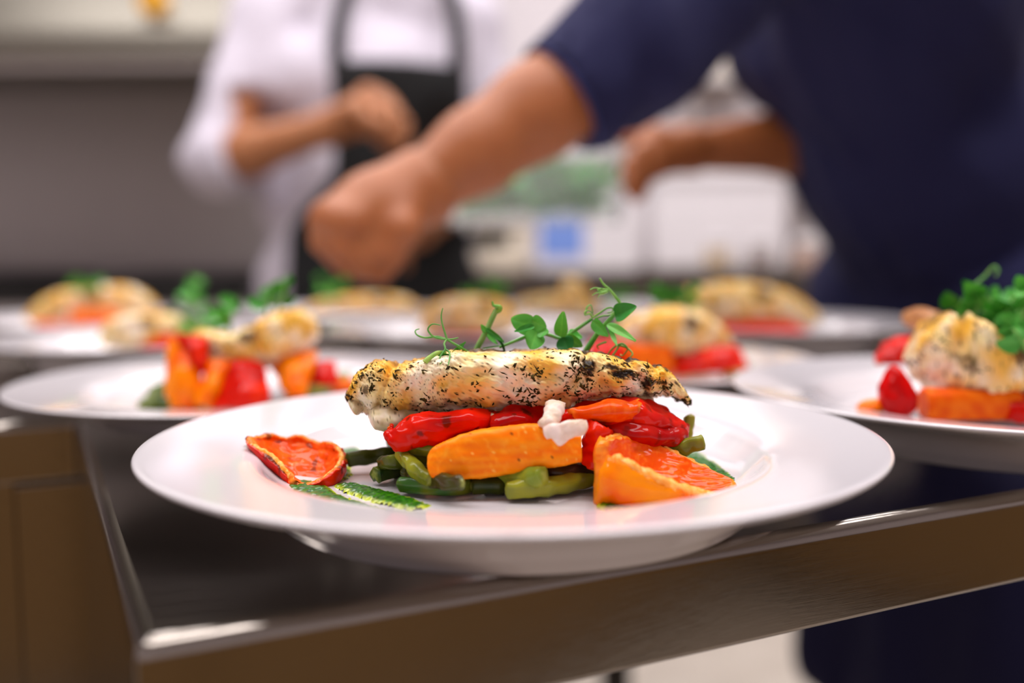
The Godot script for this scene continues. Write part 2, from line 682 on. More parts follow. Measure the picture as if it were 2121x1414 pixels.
# ---------------------------------------------------------------- the pass (steel counter)
func make_pass() -> void:
	# local axes: x along the front edge, -z into the room
	var near := PY(276, 1337, TY)
	var far := PY(2121, 1022, TY)
	var t := thing("serving_counter", "brushed stainless steel serving counter under the plated dishes", "counter", Vector3(near.x, 0, near.z), atan2(near.z - far.z, far.x - near.x))
	var back := (PY(150, 866, TY) - near).length()
	var poly := [Vector2(0, 0), Vector2(0.90, 0), Vector2(0.90, -1.18), Vector2(-0.75, -1.18), Vector2(-0.75, -back), Vector2(0, -back)]
	part("worktop", prism(fillet(poly, 0.004, 4), TY - 0.039, TY, 0.0060, 7, 0.0020), M.steel, t)
	for q in [[0.02, -0.02], [0.83, -0.02], [0.83, -1.10], [-0.70, -1.10], [-0.70, -back - 0.05]]:
		part("leg", slab(q[0], 0.0, q[1] - 0.04, q[0] + 0.04, TY - 0.039, q[1], 0.004), M.steel, t)
	part("side_panel", slab(0.0015, 0.06, -back - 0.02, 0.012, TY - 0.039, -0.03, 0.002), M.steel, t)
	part("added_lower_panel", slab(-0.70, 0.06, -back - 0.036, -0.036, TY - 0.039, -back - 0.024, 0.002), M.steel, t)  # added so that the side panel reflects something dark
	part("corner_post", slab(-0.036, 0.0, -back - 0.040, 0.008, TY - 0.041, -back - 0.0005, 0.0012), M.steel, t)


# ---------------------------------------------------------------- plates
var plate_at := {}


func make_plates() -> void:
	var top := fine([Vector2(0.0, 0.0128), Vector2(0.030, 0.0128), Vector2(0.060, 0.0128), Vector2(0.084, 0.0131), Vector2(0.094, 0.0150), Vector2(0.1005, 0.0196), Vector2(0.1045, 0.0231), Vector2(0.111, 0.0252), Vector2(0.125, 0.0271), Vector2(0.140, 0.0290), Vector2(0.1475, 0.0300)], 4)
	var lip := [Vector2(0.1490, 0.0300), Vector2(0.1497, 0.0296), Vector2(0.1500, 0.0290), Vector2(0.1497, 0.0283), Vector2(0.1489, 0.0277)]
	var low := fine([Vector2(0.1470, 0.0269), Vector2(0.135, 0.0242), Vector2(0.121, 0.0212), Vector2(0.1120, 0.0175), Vector2(0.1065, 0.0120), Vector2(0.1030, 0.0070), Vector2(0.1003, 0.0040), Vector2(0.0980, 0.0012), Vector2(0.0955, 0.0), Vector2(0.0915, 0.0), Vector2(0.0890, 0.0020), Vector2(0.0840, 0.0060), Vector2(0.05, 0.0070), Vector2(0.0, 0.0070)], 3)
	var mesh := lathe(top + lip + low, 160)
	# name: [x, depth, radius, height scale, label]
	var list := [
		["front", 0.0, 0.4105, 0.150, 1.0, "white rimmed plate overhanging the counter edge under herb crusted fish"],
		["corner", -0.172, 0.650, 0.150, 0.74, "white plate beside the inside corner of the counter with piled peppers"],
		["tomato", 0.2745, 0.540, 0.150, 0.98, "white plate with an upright red pepper tip and carrot under grilled fish"],
		["behind", 0.093, 0.745, 0.135, 0.72, "white plate of orange carrot and pale fish right behind the overhanging plate"],
		["far", -0.492, 1.140, 0.142, 1.0, "white plate standing farthest from the navy cook"],
		["middle", -0.330, 0.890, 0.135, 1.0, "white plate between the corner plate and the farthest plate"],
		["cook", -0.218, 1.232, 0.140, 1.0, "white plate of browned fish standing in front of the black apron"],
		["hand", -0.048, 0.985, 0.138, 1.0, "white plate of browned fish directly below the reaching hand"],
		["navy", 0.262, 1.010, 0.150, 1.0, "white plate of browned fish and red pepper next to the navy cook"],
		["tub", 0.088, 1.255, 0.135, 1.0, "white plate with an upright fish sliver in front of the plastic tub"],
	]
	for a in list:
		var o := part("dinner_plate", mesh, M.china)
		o.position = Vector3(a[1], TY, -a[2])
		var s: float = a[3] / 0.150
		o.scale = Vector3(s, a[4], s)
		tag(o, a[5], "plate", "white dinner plates on the counter")
		plate_at[a[0]] = Vector3(a[1], TY, -a[2])


# ---------------------------------------------------------------- the kitchen behind
func make_back_line() -> void:
	# cooking range with a black hob, steel splashback and extractor hood
	var r := thing("cooking_range", "stainless steel cooking range with a dark hob behind the white cook", "range", Vector3(-1.55, 0, -2.95))
	part("body", slab(-0.85, 0.10, -0.35, 0.85, 0.86, 0.35, 0.008), M.dull_steel, r)
	part("plinth", slab(-0.82, 0.0, -0.33, 0.82, 0.10, 0.30, 0.004), M.black_iron, r)
	part("hob", slab(-0.86, 0.86, -0.36, 0.86, 0.905, 0.36, 0.006), M.black_iron, r)
	for i in 3:
		for k in 2:
			var g := thing_part("pan_support", r)
			for b in 4:
				part("bar", slab(-0.56 + i * 0.56 - 0.2, 0.905, -0.18 + k * 0.32 - 0.125 + b * 0.08, -0.56 + i * 0.56 + 0.2, 0.93, -0.18 + k * 0.32 - 0.113 + b * 0.08, 0.003), M.black_iron, g)
	for i in 2:
		var d := part("oven_door", slab(-0.80 + i * 0.82, 0.20, 0.35, -0.02 + i * 0.82, 0.72, 0.372, 0.006), M.dull_steel, r)
		part("handle", slab(-0.72 + i * 0.82, 0.66, 0.38, -0.10 + i * 0.82, 0.685, 0.405, 0.006), M.steel, d)
	for i in 6:
		part("knob", tube([Vector3(-0.68 + i * 0.27, 0.79, 0.345), Vector3(-0.68 + i * 0.27, 0.79, 0.385)], [0.026, 0.022], 4, 16), M.black_iron, r)
	var s := part("splashback", slab(-2.45, 0.94, -3.545, -0.52, 1.62, -3.515, 0.004), M.dull_steel)
	tag(s, "dull stainless steel splashback panel on the wall behind the range", "panel")
	# hood: upright lip, then a slope back to the wall
	var hood := thing("extractor_hood", "stainless steel extractor hood over the cooking range", "hood", Vector3(-1.55, 0, -2.9))
	var y0 := 1.455; var y1 := 1.535
	var v := PackedVector3Array()
	var prof := [Vector2(0.50, y0), Vector2(0.512, y0 + 0.004), Vector2(0.514, y0 + 0.012), Vector2(0.514, y1 - 0.02), Vector2(0.508, y1 - 0.006), Vector2(0.49, y1), Vector2(-0.35, 2.30), Vector2(-0.35, 2.70), Vector2(-0.605, 2.70), Vector2(-0.605, y0 + 0.10), Vector2(0.45, y0 + 0.02), Vector2(0.48, y0)]
	part("canopy", extrude_x(prof, -1.0, 0.97), M.hood_steel, hood)
	part("gutter", slab(-0.98, y0 - 0.02, 0.44, 0.95, y0 + 0.015, 0.49, 0.004), M.dull_steel, hood)
	var q := P(318, 3, 2.41)
	var k := part("gauge", tube([q + Vector3(0, 0, -0.02), q + Vector3(0, 0, 0.012), q + Vector3(0, 0, 0.02)], [0.036, 0.036, 0.028], 6, 24), M.yellow)
	tag(k, "round yellow dial on the sloping steel hood", "dial")

	# dark work bench along the back wall
	var t := thing("work_bench", "dark topped work bench along the white back wall", "bench", Vector3(0, 0, -3.1))
	part("bench_top", slab(-0.16, 0.83, -0.40, 2.3, 0.935, 0.36, 0.006), M.bench, t)
	for x in [-0.10, 1.05, 2.2]:
		for z in [-0.34, 0.28]:
			part("leg", slab(x, 0.0, z, x + 0.05, 0.83, z + 0.05, 0.004), M.dull_steel, t)
	part("bottom_shelf", slab(-0.10, 0.18, -0.34, 2.24, 0.21, 0.32, 0.004), M.white_metal, t)
	var top := 0.935
	# white storage box
	var a := P(1345, 545, 2.95); var b := P(1640, 352, 2.95)
	var o := thing("storage_box", "large white plastic storage box with a lid on the dark bench", "box", Vector3((a.x + b.x) / 2, top, -3.08))
	var w := (b.x - a.x) / 2
	part("body", slab(-w + 0.01, 0.0, -0.13, w - 0.01, b.y - top - 0.035, 0.13, 0.015), M.white_plastic, o)
	part("lid", slab(-w, b.y - top - 0.035, -0.14, w, b.y - top, 0.14, 0.008), M.white_plastic, o)
	a = P(1648, 545, 3.0); b = P(1800, 362, 3.0)
	o = thing("steel_canister", "tall grey steel canister beside the large white storage box", "canister", Vector3((a.x + b.x) / 2, top, -3.12))
	part("body", lathe([Vector2(0.0, 0.0), Vector2(0.095, 0.0), Vector2(0.10, 0.006), Vector2(0.10, 0.24), Vector2(0.0, 0.24)], 40), M.dull_steel, o)
	part("lid", lathe([Vector2(0.0, 0.24), Vector2(0.105, 0.24), Vector2(0.105, 0.262), Vector2(0.098, 0.268), Vector2(0.0, 0.272)], 40), M.dull_steel, o)
	# carton with a blue label, cream tub
	a = P(1108, 552, 2.9); b = P(1325, 432, 2.9)
	o = thing("carton", "white carton with a blue label on the dark bench", "carton", Vector3((a.x + b.x) / 2, top, -2.99))
	w = (b.x - a.x) / 2
	part("body", slab(-w, 0.0, -0.06, w, b.y - top, 0.06, 0.004), M.white_plastic, o)
	part("label_panel", slab(-w + 0.015, 0.035, 0.0598, -w + 0.145, b.y - top - 0.015, 0.0612, 0.0005), M.blue, o, "", "blue printed label")
	o = thing("food_tub", "round cream plastic tub beside the carton with the blue label", "tub", Vector3(P(1040, 552, 2.9).x, top, -2.95))
	part("body", lathe([Vector2(0.0, 0.0), Vector2(0.075, 0.0), Vector2(0.08, 0.005), Vector2(0.09, 0.12), Vector2(0.0, 0.12)], 40), M.cream, o)
	part("lid", lathe([Vector2(0.0, 0.12), Vector2(0.095, 0.12), Vector2(0.095, 0.132), Vector2(0.09, 0.136), Vector2(0.0, 0.136)], 40), M.cream, o)
	# small jars in front of the box
	var jars := [[1488, "mustard", Color(0.78, 0.62, 0.30), "small glass jar of mustard yellow spice"], [1577, "brown", Color(0.42, 0.22, 0.13), "small glass jar of reddish brown spice"],
		[1672, "tan", Color(0.74, 0.52, 0.36), "small glass jar of tan coloured spice"], [1778, "cream", Color(0.83, 0.74, 0.52), "small glass jar of cream coloured seeds"]]
	for j in jars:
		o = thing("spice_jar", j[3] + " on the dark bench", "jar", Vector3(P(j[0], 552, 2.80).x, top, -2.82))
		part("contents", lathe([Vector2(0.0, 0.003), Vector2(0.030, 0.003), Vector2(0.032, 0.007), Vector2(0.032, 0.058), Vector2(0.0, 0.060)], 28), mat(j[2], 0.7), o)
		part("glass_wall", lathe([Vector2(0.0, 0.0), Vector2(0.034, 0.0), Vector2(0.0355, 0.004), Vector2(0.0355, 0.066), Vector2(0.031, 0.074), Vector2(0.029, 0.074), Vector2(0.033, 0.066), Vector2(0.033, 0.003), Vector2(0.0, 0.002)], 28), M.glass, o)
		part("cap", lathe([Vector2(0.0, 0.074), Vector2(0.032, 0.074), Vector2(0.032, 0.090), Vector2(0.0, 0.092)], 28), M.white_plastic, o)
	# wall shelf with cream cartons
	var ys := P(1550, 163, 3.3).y
	o = thing("wall_shelf", "grey steel shelf on the white wall above the bench", "shelf", Vector3(0, 0, -3.4))
	part("board", slab(0.45, ys - 0.018, -0.148, 1.9, ys + 0.018, 0.14, 0.003), M.dull_steel, o)
	for x in [0.6, 1.2, 1.8]:
		part("bracket", slab(x, ys - 0.12, -0.148, x + 0.02, ys - 0.018, 0.02, 0.003), M.dull_steel, o)
	for j in [[0.56, 0.30, "tall"], [0.98, 0.22, "wide"]]:
		var c := part("carton", slab(j[0], ys + 0.018, -3.5, j[0] + 0.26, ys + 0.018 + j[1], -3.32, 0.004), M.cream)
		tag(c, "%s cream cardboard carton on the grey wall shelf" % j[2], "carton")


func thing_part(called: String, parent: Node) -> Node3D:
	var o := Node3D.new()
	o.name = called
	parent.add_child(o, true)
	return o


func extrude_x(prof: Array, x0: float, x1: float) -> ArrayMesh:      # profile of (z, y) pairs
	var st := SurfaceTool.new()
	st.begin(Mesh.PRIMITIVE_TRIANGLES)
	st.set_smooth_group(-1)
	var n := prof.size()
	var flat := PackedVector2Array(prof)
	var ccw := 0.0
	for i in n: ccw += flat[i].cross(flat[(i + 1) % n])
	for i in n:
		var a: Vector2 = prof[i]
		var b: Vector2 = prof[(i + 1) % n]
		var q := [Vector3(x0, a.y, a.x), Vector3(x1, a.y, a.x), Vector3(x1, b.y, b.x), Vector3(x0, b.y, b.x)]
		for k in ([0, 1, 2, 0, 2, 3] if ccw > 0.0 else [0, 2, 1, 0, 3, 2]): st.add_vertex(q[k])
	var tri := Geometry2D.triangulate_polygon(flat)
	for e in [[x0, false], [x1, true]]:
		for i in range(0, tri.size(), 3):
			var a := flat[tri[i]]; var b := flat[tri[i + 1]]; var c := flat[tri[i + 2]]
			var f: bool = ((b - a).cross(c - a) > 0.0) == e[1]
			for w in ([a, b, c] if f else [a, c, b]): st.add_vertex(Vector3(e[0], w.y, w.x))
	st.generate_normals()
	return st.commit()


# ---------------------------------------------------------------- people
func caps(list: Array, k: float) -> Array:      # chain of [point, radius] -> bones
	var o := []
	for i in list.size() - 1:
		o.append([list[i][0], list[i + 1][0], list[i][1], list[i + 1][1], k])
	return o


func head_bones(c: Vector3, fwd: Vector3, side: Vector3) -> Array:
	# c: middle of the skull; a head 0.235 m high
	var up := side.cross(fwd).normalized()
	if up.y < 0.0: up = -up
	var b := [[c + up * 0.030 - fwd * 0.018, c + up * 0.028 + fwd * 0.020, 0.078, 0.072, 0.02],
		[c - up * 0.01 + fwd * 0.010, c - up * 0.070 + fwd * 0.042, 0.068, 0.044, 0.03],
		[c - up * 0.088 + fwd * 0.058, c - up * 0.088 + fwd * 0.060, 0.024, 0.022, 0.03],
		[c + up * 0.010 + fwd * 0.088, c - up * 0.026 + fwd * 0.106, 0.008, 0.013, 0.012],
		[c - up * 0.056 + fwd * 0.083 - side * 0.016, c - up * 0.056 + fwd * 0.083 + side * 0.016, 0.009, 0.009, 0.008]]
	for s in [-1, 1]:
		b.append([c + side * s * 0.074 + up * 0.012, c + side * s * 0.076 - up * 0.030, 0.012, 0.009, 0.008])
		b.append([c + side * s * 0.020 + up * 0.026 + fwd * 0.086, c + side * s * 0.046 + up * 0.024 + fwd * 0.074, 0.008, 0.007, 0.012])
	return b


func add_face(t: Node3D, c: Vector3, fwd: Vector3, side: Vector3, hair: Material) -> void:
	var up := side.cross(fwd).normalized()
	if up.y < 0.0: up = -up
	for s in [-1, 1]:
		var e: Vector3 = c + side * s * 0.033 + up * 0.004 + fwd * 0.078
		part("eye", tube([e - side * 0.012, e + fwd * 0.002, e + side * 0.012], [0.003, 0.008, 0.003], 8, 10), M.eye, t)
	var h := []
	for i in 7:
		var a := -1.2 + 0.4 * i
		h.append([c + up * 0.040 - fwd * 0.022, c + up * (0.062 * cos(a) + 0.035) + side * 0.060 * sin(a) - fwd * 0.030, 0.079, 0.034, 0.02])
	h.append([c + up * 0.085 + fwd * 0.01, c + up * 0.075 + fwd * 0.060, 0.040, 0.022, 0.02])
	h.append([c - fwd * 0.045, c - fwd * 0.060 - up * 0.045, 0.062, 0.046, 0.02])
	part("hair", nets(h, 0.008), hair, t)


func finger(a: Vector3, b: Vector3, c: Vector3, d: Vector3, r: float) -> Array:
	return [[a, b, r * 1.08, r, 0.004], [b, c, r, r * 0.92, 0.003], [c, d, r * 0.92, r * 0.78, 0.003]]


func counter_point(s: float, t: float, y: float) -> Vector3:    # s along the front edge of the pass, t across it
	var near := PY(276, 1337, TY)
	var far := PY(2121, 1022, TY)
	var e1 := (far - near).normalized()
	var e2 := Vector3(e1.z, 0, -e1.x)
	var p := near + e1 * s + e2 * t
	return Vector3(p.x, y, p.z)


func make_navy_cook() -> void:
	var t := thing("person", "person in a navy short sleeved shirt reaching over the plates with a tub", "person")
	var o := counter_point(0, 0, 0)
	var fwd := (o - counter_point(1, 0, 0)).normalized()
	var side := (counter_point(0, 1, 0) - o).normalized()     # towards the far arm
	# spine
	var hip := counter_point(1.085, 0.62, 0.93)
	var waist := counter_point(1.01, 0.62, 1.10)
	var chest := counter_point(0.885, 0.615, 1.28)
	var neck := counter_point(0.79, 0.61, 1.45)
	var sh_l := P(1690, -270, 1.04)
	var sh_r := counter_point(0.90, 0.76, 1.41)
	var el_l := P(1318, 92, 0.965)
	var wr_l := P(872, 390, 0.900)
	var el_r := P(1760, 285, 1.36)
	var wr_r := P(1432, 308, 1.275)
	var arm := (wr_l - el_l).normalized()
	var hem := P(1162, 206, 0.945)
	# shirt
	var torso := [
		[hip - side * 0.075, hip + side * 0.075, 0.128, 0.128, 0.05],
		[waist - side * 0.07, waist + side * 0.07, 0.122, 0.122, 0.06],
		[chest - side * 0.085, chest + side * 0.085, 0.115, 0.115, 0.06],
		[hip, waist, 0.125, 0.125, 0.05], [waist, chest, 0.125, 0.125, 0.06],
		[chest, neck, 0.12, 0.055, 0.05],
		[neck, sh_l, 0.06, 0.070, 0.05], [neck, sh_r, 0.06, 0.070, 0.05],
		[chest - side * 0.05, sh_l, 0.10, 0.075, 0.06]]
	var shirt := torso + [
		[sh_l, el_l, 0.080, 0.062, 0.035], [el_l, hem + arm * 0.03, 0.063, 0.056, 0.03],
		[sh_r, el_r, 0.074, 0.060, 0.035], [el_r, el_r.lerp(wr_r, 0.22), 0.058, 0.052, 0.03]]
	var cut := func(p: Vector3, d: float) -> float:
		# creases: long soft folds that run down the cloth
		d += 0.007 * nz2.get_noise_3d(p.x * 16.0 + p.y * 5.0, p.y * 5.0, p.z * 16.0) + 0.0035 * nz2.get_noise_3d(p.x * 42.0, p.y * 9.0, p.z * 42.0)
		if (p - hem).length() < 0.16:
			d = maxf(d - 0.002, (p - hem).dot(arm))
			var ax := (p - el_l) - arm * (p - el_l).dot(arm)
			if (p - hem).dot(arm) > -0.022: d = maxf(d, 0.0420 - ax.length())
		return d
	part("shirt", nets(shirt, 0.010, cut), M.navy, t, "", "navy blue short sleeved shirt")
	# piping at the hem of the near sleeve
	var ring := []
	var u1 := arm.cross(Vector3.UP).normalized()
	var u2 := u1.cross(arm).normalized()
	for i in 33: ring.append(hem + (u1 * cos(TAU * i / 32.0) + u2 * sin(TAU * i / 32.0)) * 0.0545)
	part("sleeve_hem", tube(ring, [0.0022, 0.0022], 64, 8), M.navy_trim, t, "", "lighter blue hem of the sleeve")
	# skin: head, neck, arms and hands as one body
	var skin := head_bones(neck + Vector3(0, 0.20, 0) + fwd * 0.10, (fwd + Vector3(0, -0.35, 0)).normalized(), side)
	skin.append([neck, neck + Vector3(0, 0.13, 0) + fwd * 0.07, 0.062, 0.055, 0.03])
	skin += caps([[sh_l, 0.050], [el_l, 0.042]], 0.02) + caps([[el_l, 0.042], [el_l.lerp(wr_l, 0.28), 0.0415], [el_l.lerp(wr_l, 0.48), 0.0425], [el_l.lerp(wr_l, 0.75), 0.0365], [wr_l, 0.031]], 0.02)
	skin += caps([[sh_r, 0.055], [el_r, 0.046]], 0.02) + caps([[el_r, 0.044], [el_r.lerp(wr_r, 0.4), 0.042], [wr_r, 0.028]], 0.02)
	# near hand, pinching a garnish over the plates
	var kn := [P(716, 462, 0.838), P(688, 452, 0.852), P(678, 458, 0.870), P(690, 474, 0.888)]
	for i in 4: skin.append([wr_l, kn[i], 0.027, 0.0165, 0.018])
	skin.append([kn[0], kn[3], 0.0145, 0.0125, 0.012])
	skin.append([wr_l.lerp(kn[1], 0.55), wr_l.lerp(kn[2], 0.55) + Vector3(0, -0.006, 0), 0.026, 0.026, 0.02])
	skin += finger(kn[0], P(708, 512, 0.832), P(744, 548, 0.842), P(782, 570, 0.852), 0.0098)
	skin += finger(kn[1], P(672, 505, 0.850), P(712, 547, 0.858), P(757, 568, 0.862), 0.0102)
	skin += finger(kn[2], P(664, 500, 0.872), P(700, 538, 0.878), P(742, 555, 0.880), 0.0096)
	skin += finger(kn[3], P(676, 508, 0.892), P(704, 534, 0.896), P(736, 545, 0.896), 0.0085)
	skin.append([wr_l.lerp(kn[0], 0.25), P(832, 474, 0.848), 0.020, 0.0155, 0.014])
	skin += [[P(832, 474, 0.848), P(812, 526, 0.846), 0.0150, 0.0120, 0.006], [P(812, 526, 0.846), P(790, 566, 0.852), 0.0118, 0.0095, 0.004]]
	skin.append([wr_l.lerp(kn[1], 0.6), P(770, 520, 0.850), 0.022, 0.015, 0.012])
	# far hand, gripping the tub by its side wall
	var kr := [P(1352, 288, 1.235), P(1344, 306, 1.222), P(1345, 326, 1.216), P(1353, 346, 1.215)]
	for i in 4: skin.append([wr_r, kr[i], 0.023, 0.0150, 0.016])
	skin.append([kr[0], kr[3], 0.0145, 0.0125, 0.012])
	skin += finger(kr[0], P(1322, 312, 1.205), P(1308, 334, 1.195), P(1296, 350, 1.192), 0.0096)
	skin += finger(kr[1], P(1322, 336, 1.198), P(1310, 362, 1.190), P(1299, 380, 1.188), 0.0100)
	skin += finger(kr[2], P(1326, 358, 1.196), P(1316, 382, 1.190), P(1307, 398, 1.189), 0.0095)
	skin += finger(kr[3], P(1336, 374, 1.198), P(1328, 396, 1.193), P(1320, 410, 1.192), 0.0084)
	skin += [[wr_r.lerp(kr[0], 0.3), P(1352, 280, 1.262), 0.019, 0.0145, 0.012], [P(1352, 280, 1.262), P(1312, 284, 1.262), 0.0140, 0.0118, 0.005], [P(1312, 284, 1.262), P(1272, 296, 1.255), 0.0115, 0.0092, 0.004]]
	part("body", body_mesh(skin, [[wr_l, kn], [wr_r, kr]]), M.skin_tan, t)
	add_face(t, neck + Vector3(0, 0.20, 0) + fwd * 0.10, (fwd + Vector3(0, -0.35, 0)).normalized(), side, M.hair_dark)
	# apron skirt and trousers
	var legs := []
	for s in [-1, 1]:
		var h: Vector3 = hip + side * s * 0.09
		var k: Vector3 = Vector3(h.x, 0.50, h.z) + fwd * 0.03 + side * s * 0.02
		var f: Vector3 = Vector3(h.x, 0.09, h.z) - fwd * 0.01 + side * s * 0.03
		legs += [[h, k, 0.095, 0.068, 0.03], [k, f, 0.066, 0.055, 0.03]]
		part("shoe", nets([[f + Vector3(0, -0.040, 0) - fwd * 0.03, f + Vector3(0, -0.052, 0) + fwd * 0.15, 0.050, 0.038, 0.02]], 0.010), M.black_cloth, t)
	part("trousers", nets(legs, 0.012), M.black_cloth, t)
	var lo := Vector3(hip.x, 0.42, hip.z) + fwd * 0.055
	var ap := [[hip + fwd * 0.02 - side * 0.11, lo - side * 0.14, 0.120, 0.085, 0.03], [hip + fwd * 0.02 + side * 0.11, lo + side * 0.14, 0.120, 0.085, 0.03], [hip + fwd * 0.02, lo, 0.125, 0.090, 0.04]]
	var hem_cut := func(p: Vector3, d: float) -> float:
		d += 0.006 * nz2.get_noise_3d(p.x * 18.0, p.y * 4.0, p.z * 18.0)
		return maxf(d, 0.36 - p.y)
	part("apron", nets(ap, 0.012, hem_cut), M.navy, t, "", "navy apron skirt")

	# the tub in the far hand
	var c := P(1106, 392, 1.29)
	var tub := thing("plastic_tub", "clear plastic tub of green pea shoots held by the navy cook", "tub", Vector3(c.x, c.y - 0.045, c.z))
	var hw := (P(1296, 392, 1.29).x - P(918, 392, 1.29).x) / 2.0
	var outer := fillet(rect(-hw, -0.075, hw, 0.075), 0.03, 6)
	part("wall", tub_mesh(outer, 0.0, 0.092, 0.003), M.tub_plastic, tub)
	part("rim", rim_mesh(outer, 0.090, 0.005), M.tub_plastic, tub)
	rng.seed = 41
	var v := []
	var g := SurfaceTool.new()
	g.begin(Mesh.PRIMITIVE_TRIANGLES)
	for i in 260:
		var p := Vector3(rng.randf_range(-hw + 0.03, hw - 0.03), rng.randf_range(0.012, 0.066), rng.randf_range(-0.055, 0.055))
		var l := leaf_mesh(0.030 * rng.randf_range(0.7, 1.2), 0.022, 0.2, S(50, 150, 60).lerp(S(90, 190, 90), rng.randf()), 4)
		g.append_from(l, 0, Transform3D(Basis.from_euler(Vector3(rng.randf_range(-1.2, 1.2), rng.randf() * TAU, rng.randf_range(-1, 1))), p))
	part("pea_shoot_heap", g.commit(), M.leaf, tub, "stuff")


func body_mesh(bones: Array, hands: Array) -> ArrayMesh:
	# coarse net for the body, fine nets for the hands, joined into one mesh
	var far := []
	var near := [[], []]
	for b in bones:
		var done := false
		for i in hands.size():
			var w: Vector3 = hands[i][0]
			var k: Vector3 = hands[i][1][1]
			var mid := (w + k) / 2.0 + (k - w) * 0.6
			if ((b[0] + b[1]) / 2.0 - mid).length() < 0.115 and maxf(b[2], b[3]) < 0.030:
				near[i].append(b)
				done = true
		if not done: far.append(b)
	var st := SurfaceTool.new()
	st.begin(Mesh.PRIMITIVE_TRIANGLES)
	st.append_from(nets(far, 0.009), 0, Transform3D())
	for i in hands.size():
		var w: Vector3 = hands[i][0]
		# a stub of wrist so that hand and arm join
		if near[i].size():
			var nb: Array = near[i] + [[w, w.lerp(hands[i][1][1], 0.15), 0.0285, 0.026, 0.012]]
			st.append_from(nets(nb, 0.0042), 0, Transform3D())
	return st.commit()


func tub_mesh(poly: Array, y0: float, y1: float, th: float) -> ArrayMesh:
	var n := poly.size()
	var v := PackedVector3Array()
	var idx := PackedInt32Array()
	for k in 4:
		var inn := 0.0 if k < 2 else th
		var y: float = [y0, y1, y1, y0 + th][k]
		var flare: float = [0.93, 1.0, 1.0, 0.93][k]
		for i in n:
			var q: Vector2 = poly[i] * flare
			q -= q.normalized() * inn
			v.append(Vector3(q.x, y, q.y))
	for k in 3:
		for i in n:
			var a := k * n + i
			var b := k * n + (i + 1) % n
			idx.append_array([a, b, a + n, b, b + n, a + n])
	v.append(Vector3(0, y0, 0)); v.append(Vector3(0, y0 + th, 0))
	for i in n:
		idx.append_array([(i + 1) % n, i, 4 * n])
		idx.append_array([3 * n + i, 3 * n + (i + 1) % n, 4 * n + 1])
	return finish(v, idx)


func rim_mesh(poly: Array, y: float, r: float) -> ArrayMesh:
	var pts := []
	for q in poly: pts.append(Vector3(q.x, y, q.y))
	pts.append(pts[0])
	return tube(pts, [r, r], pts.size() * 2, 8)


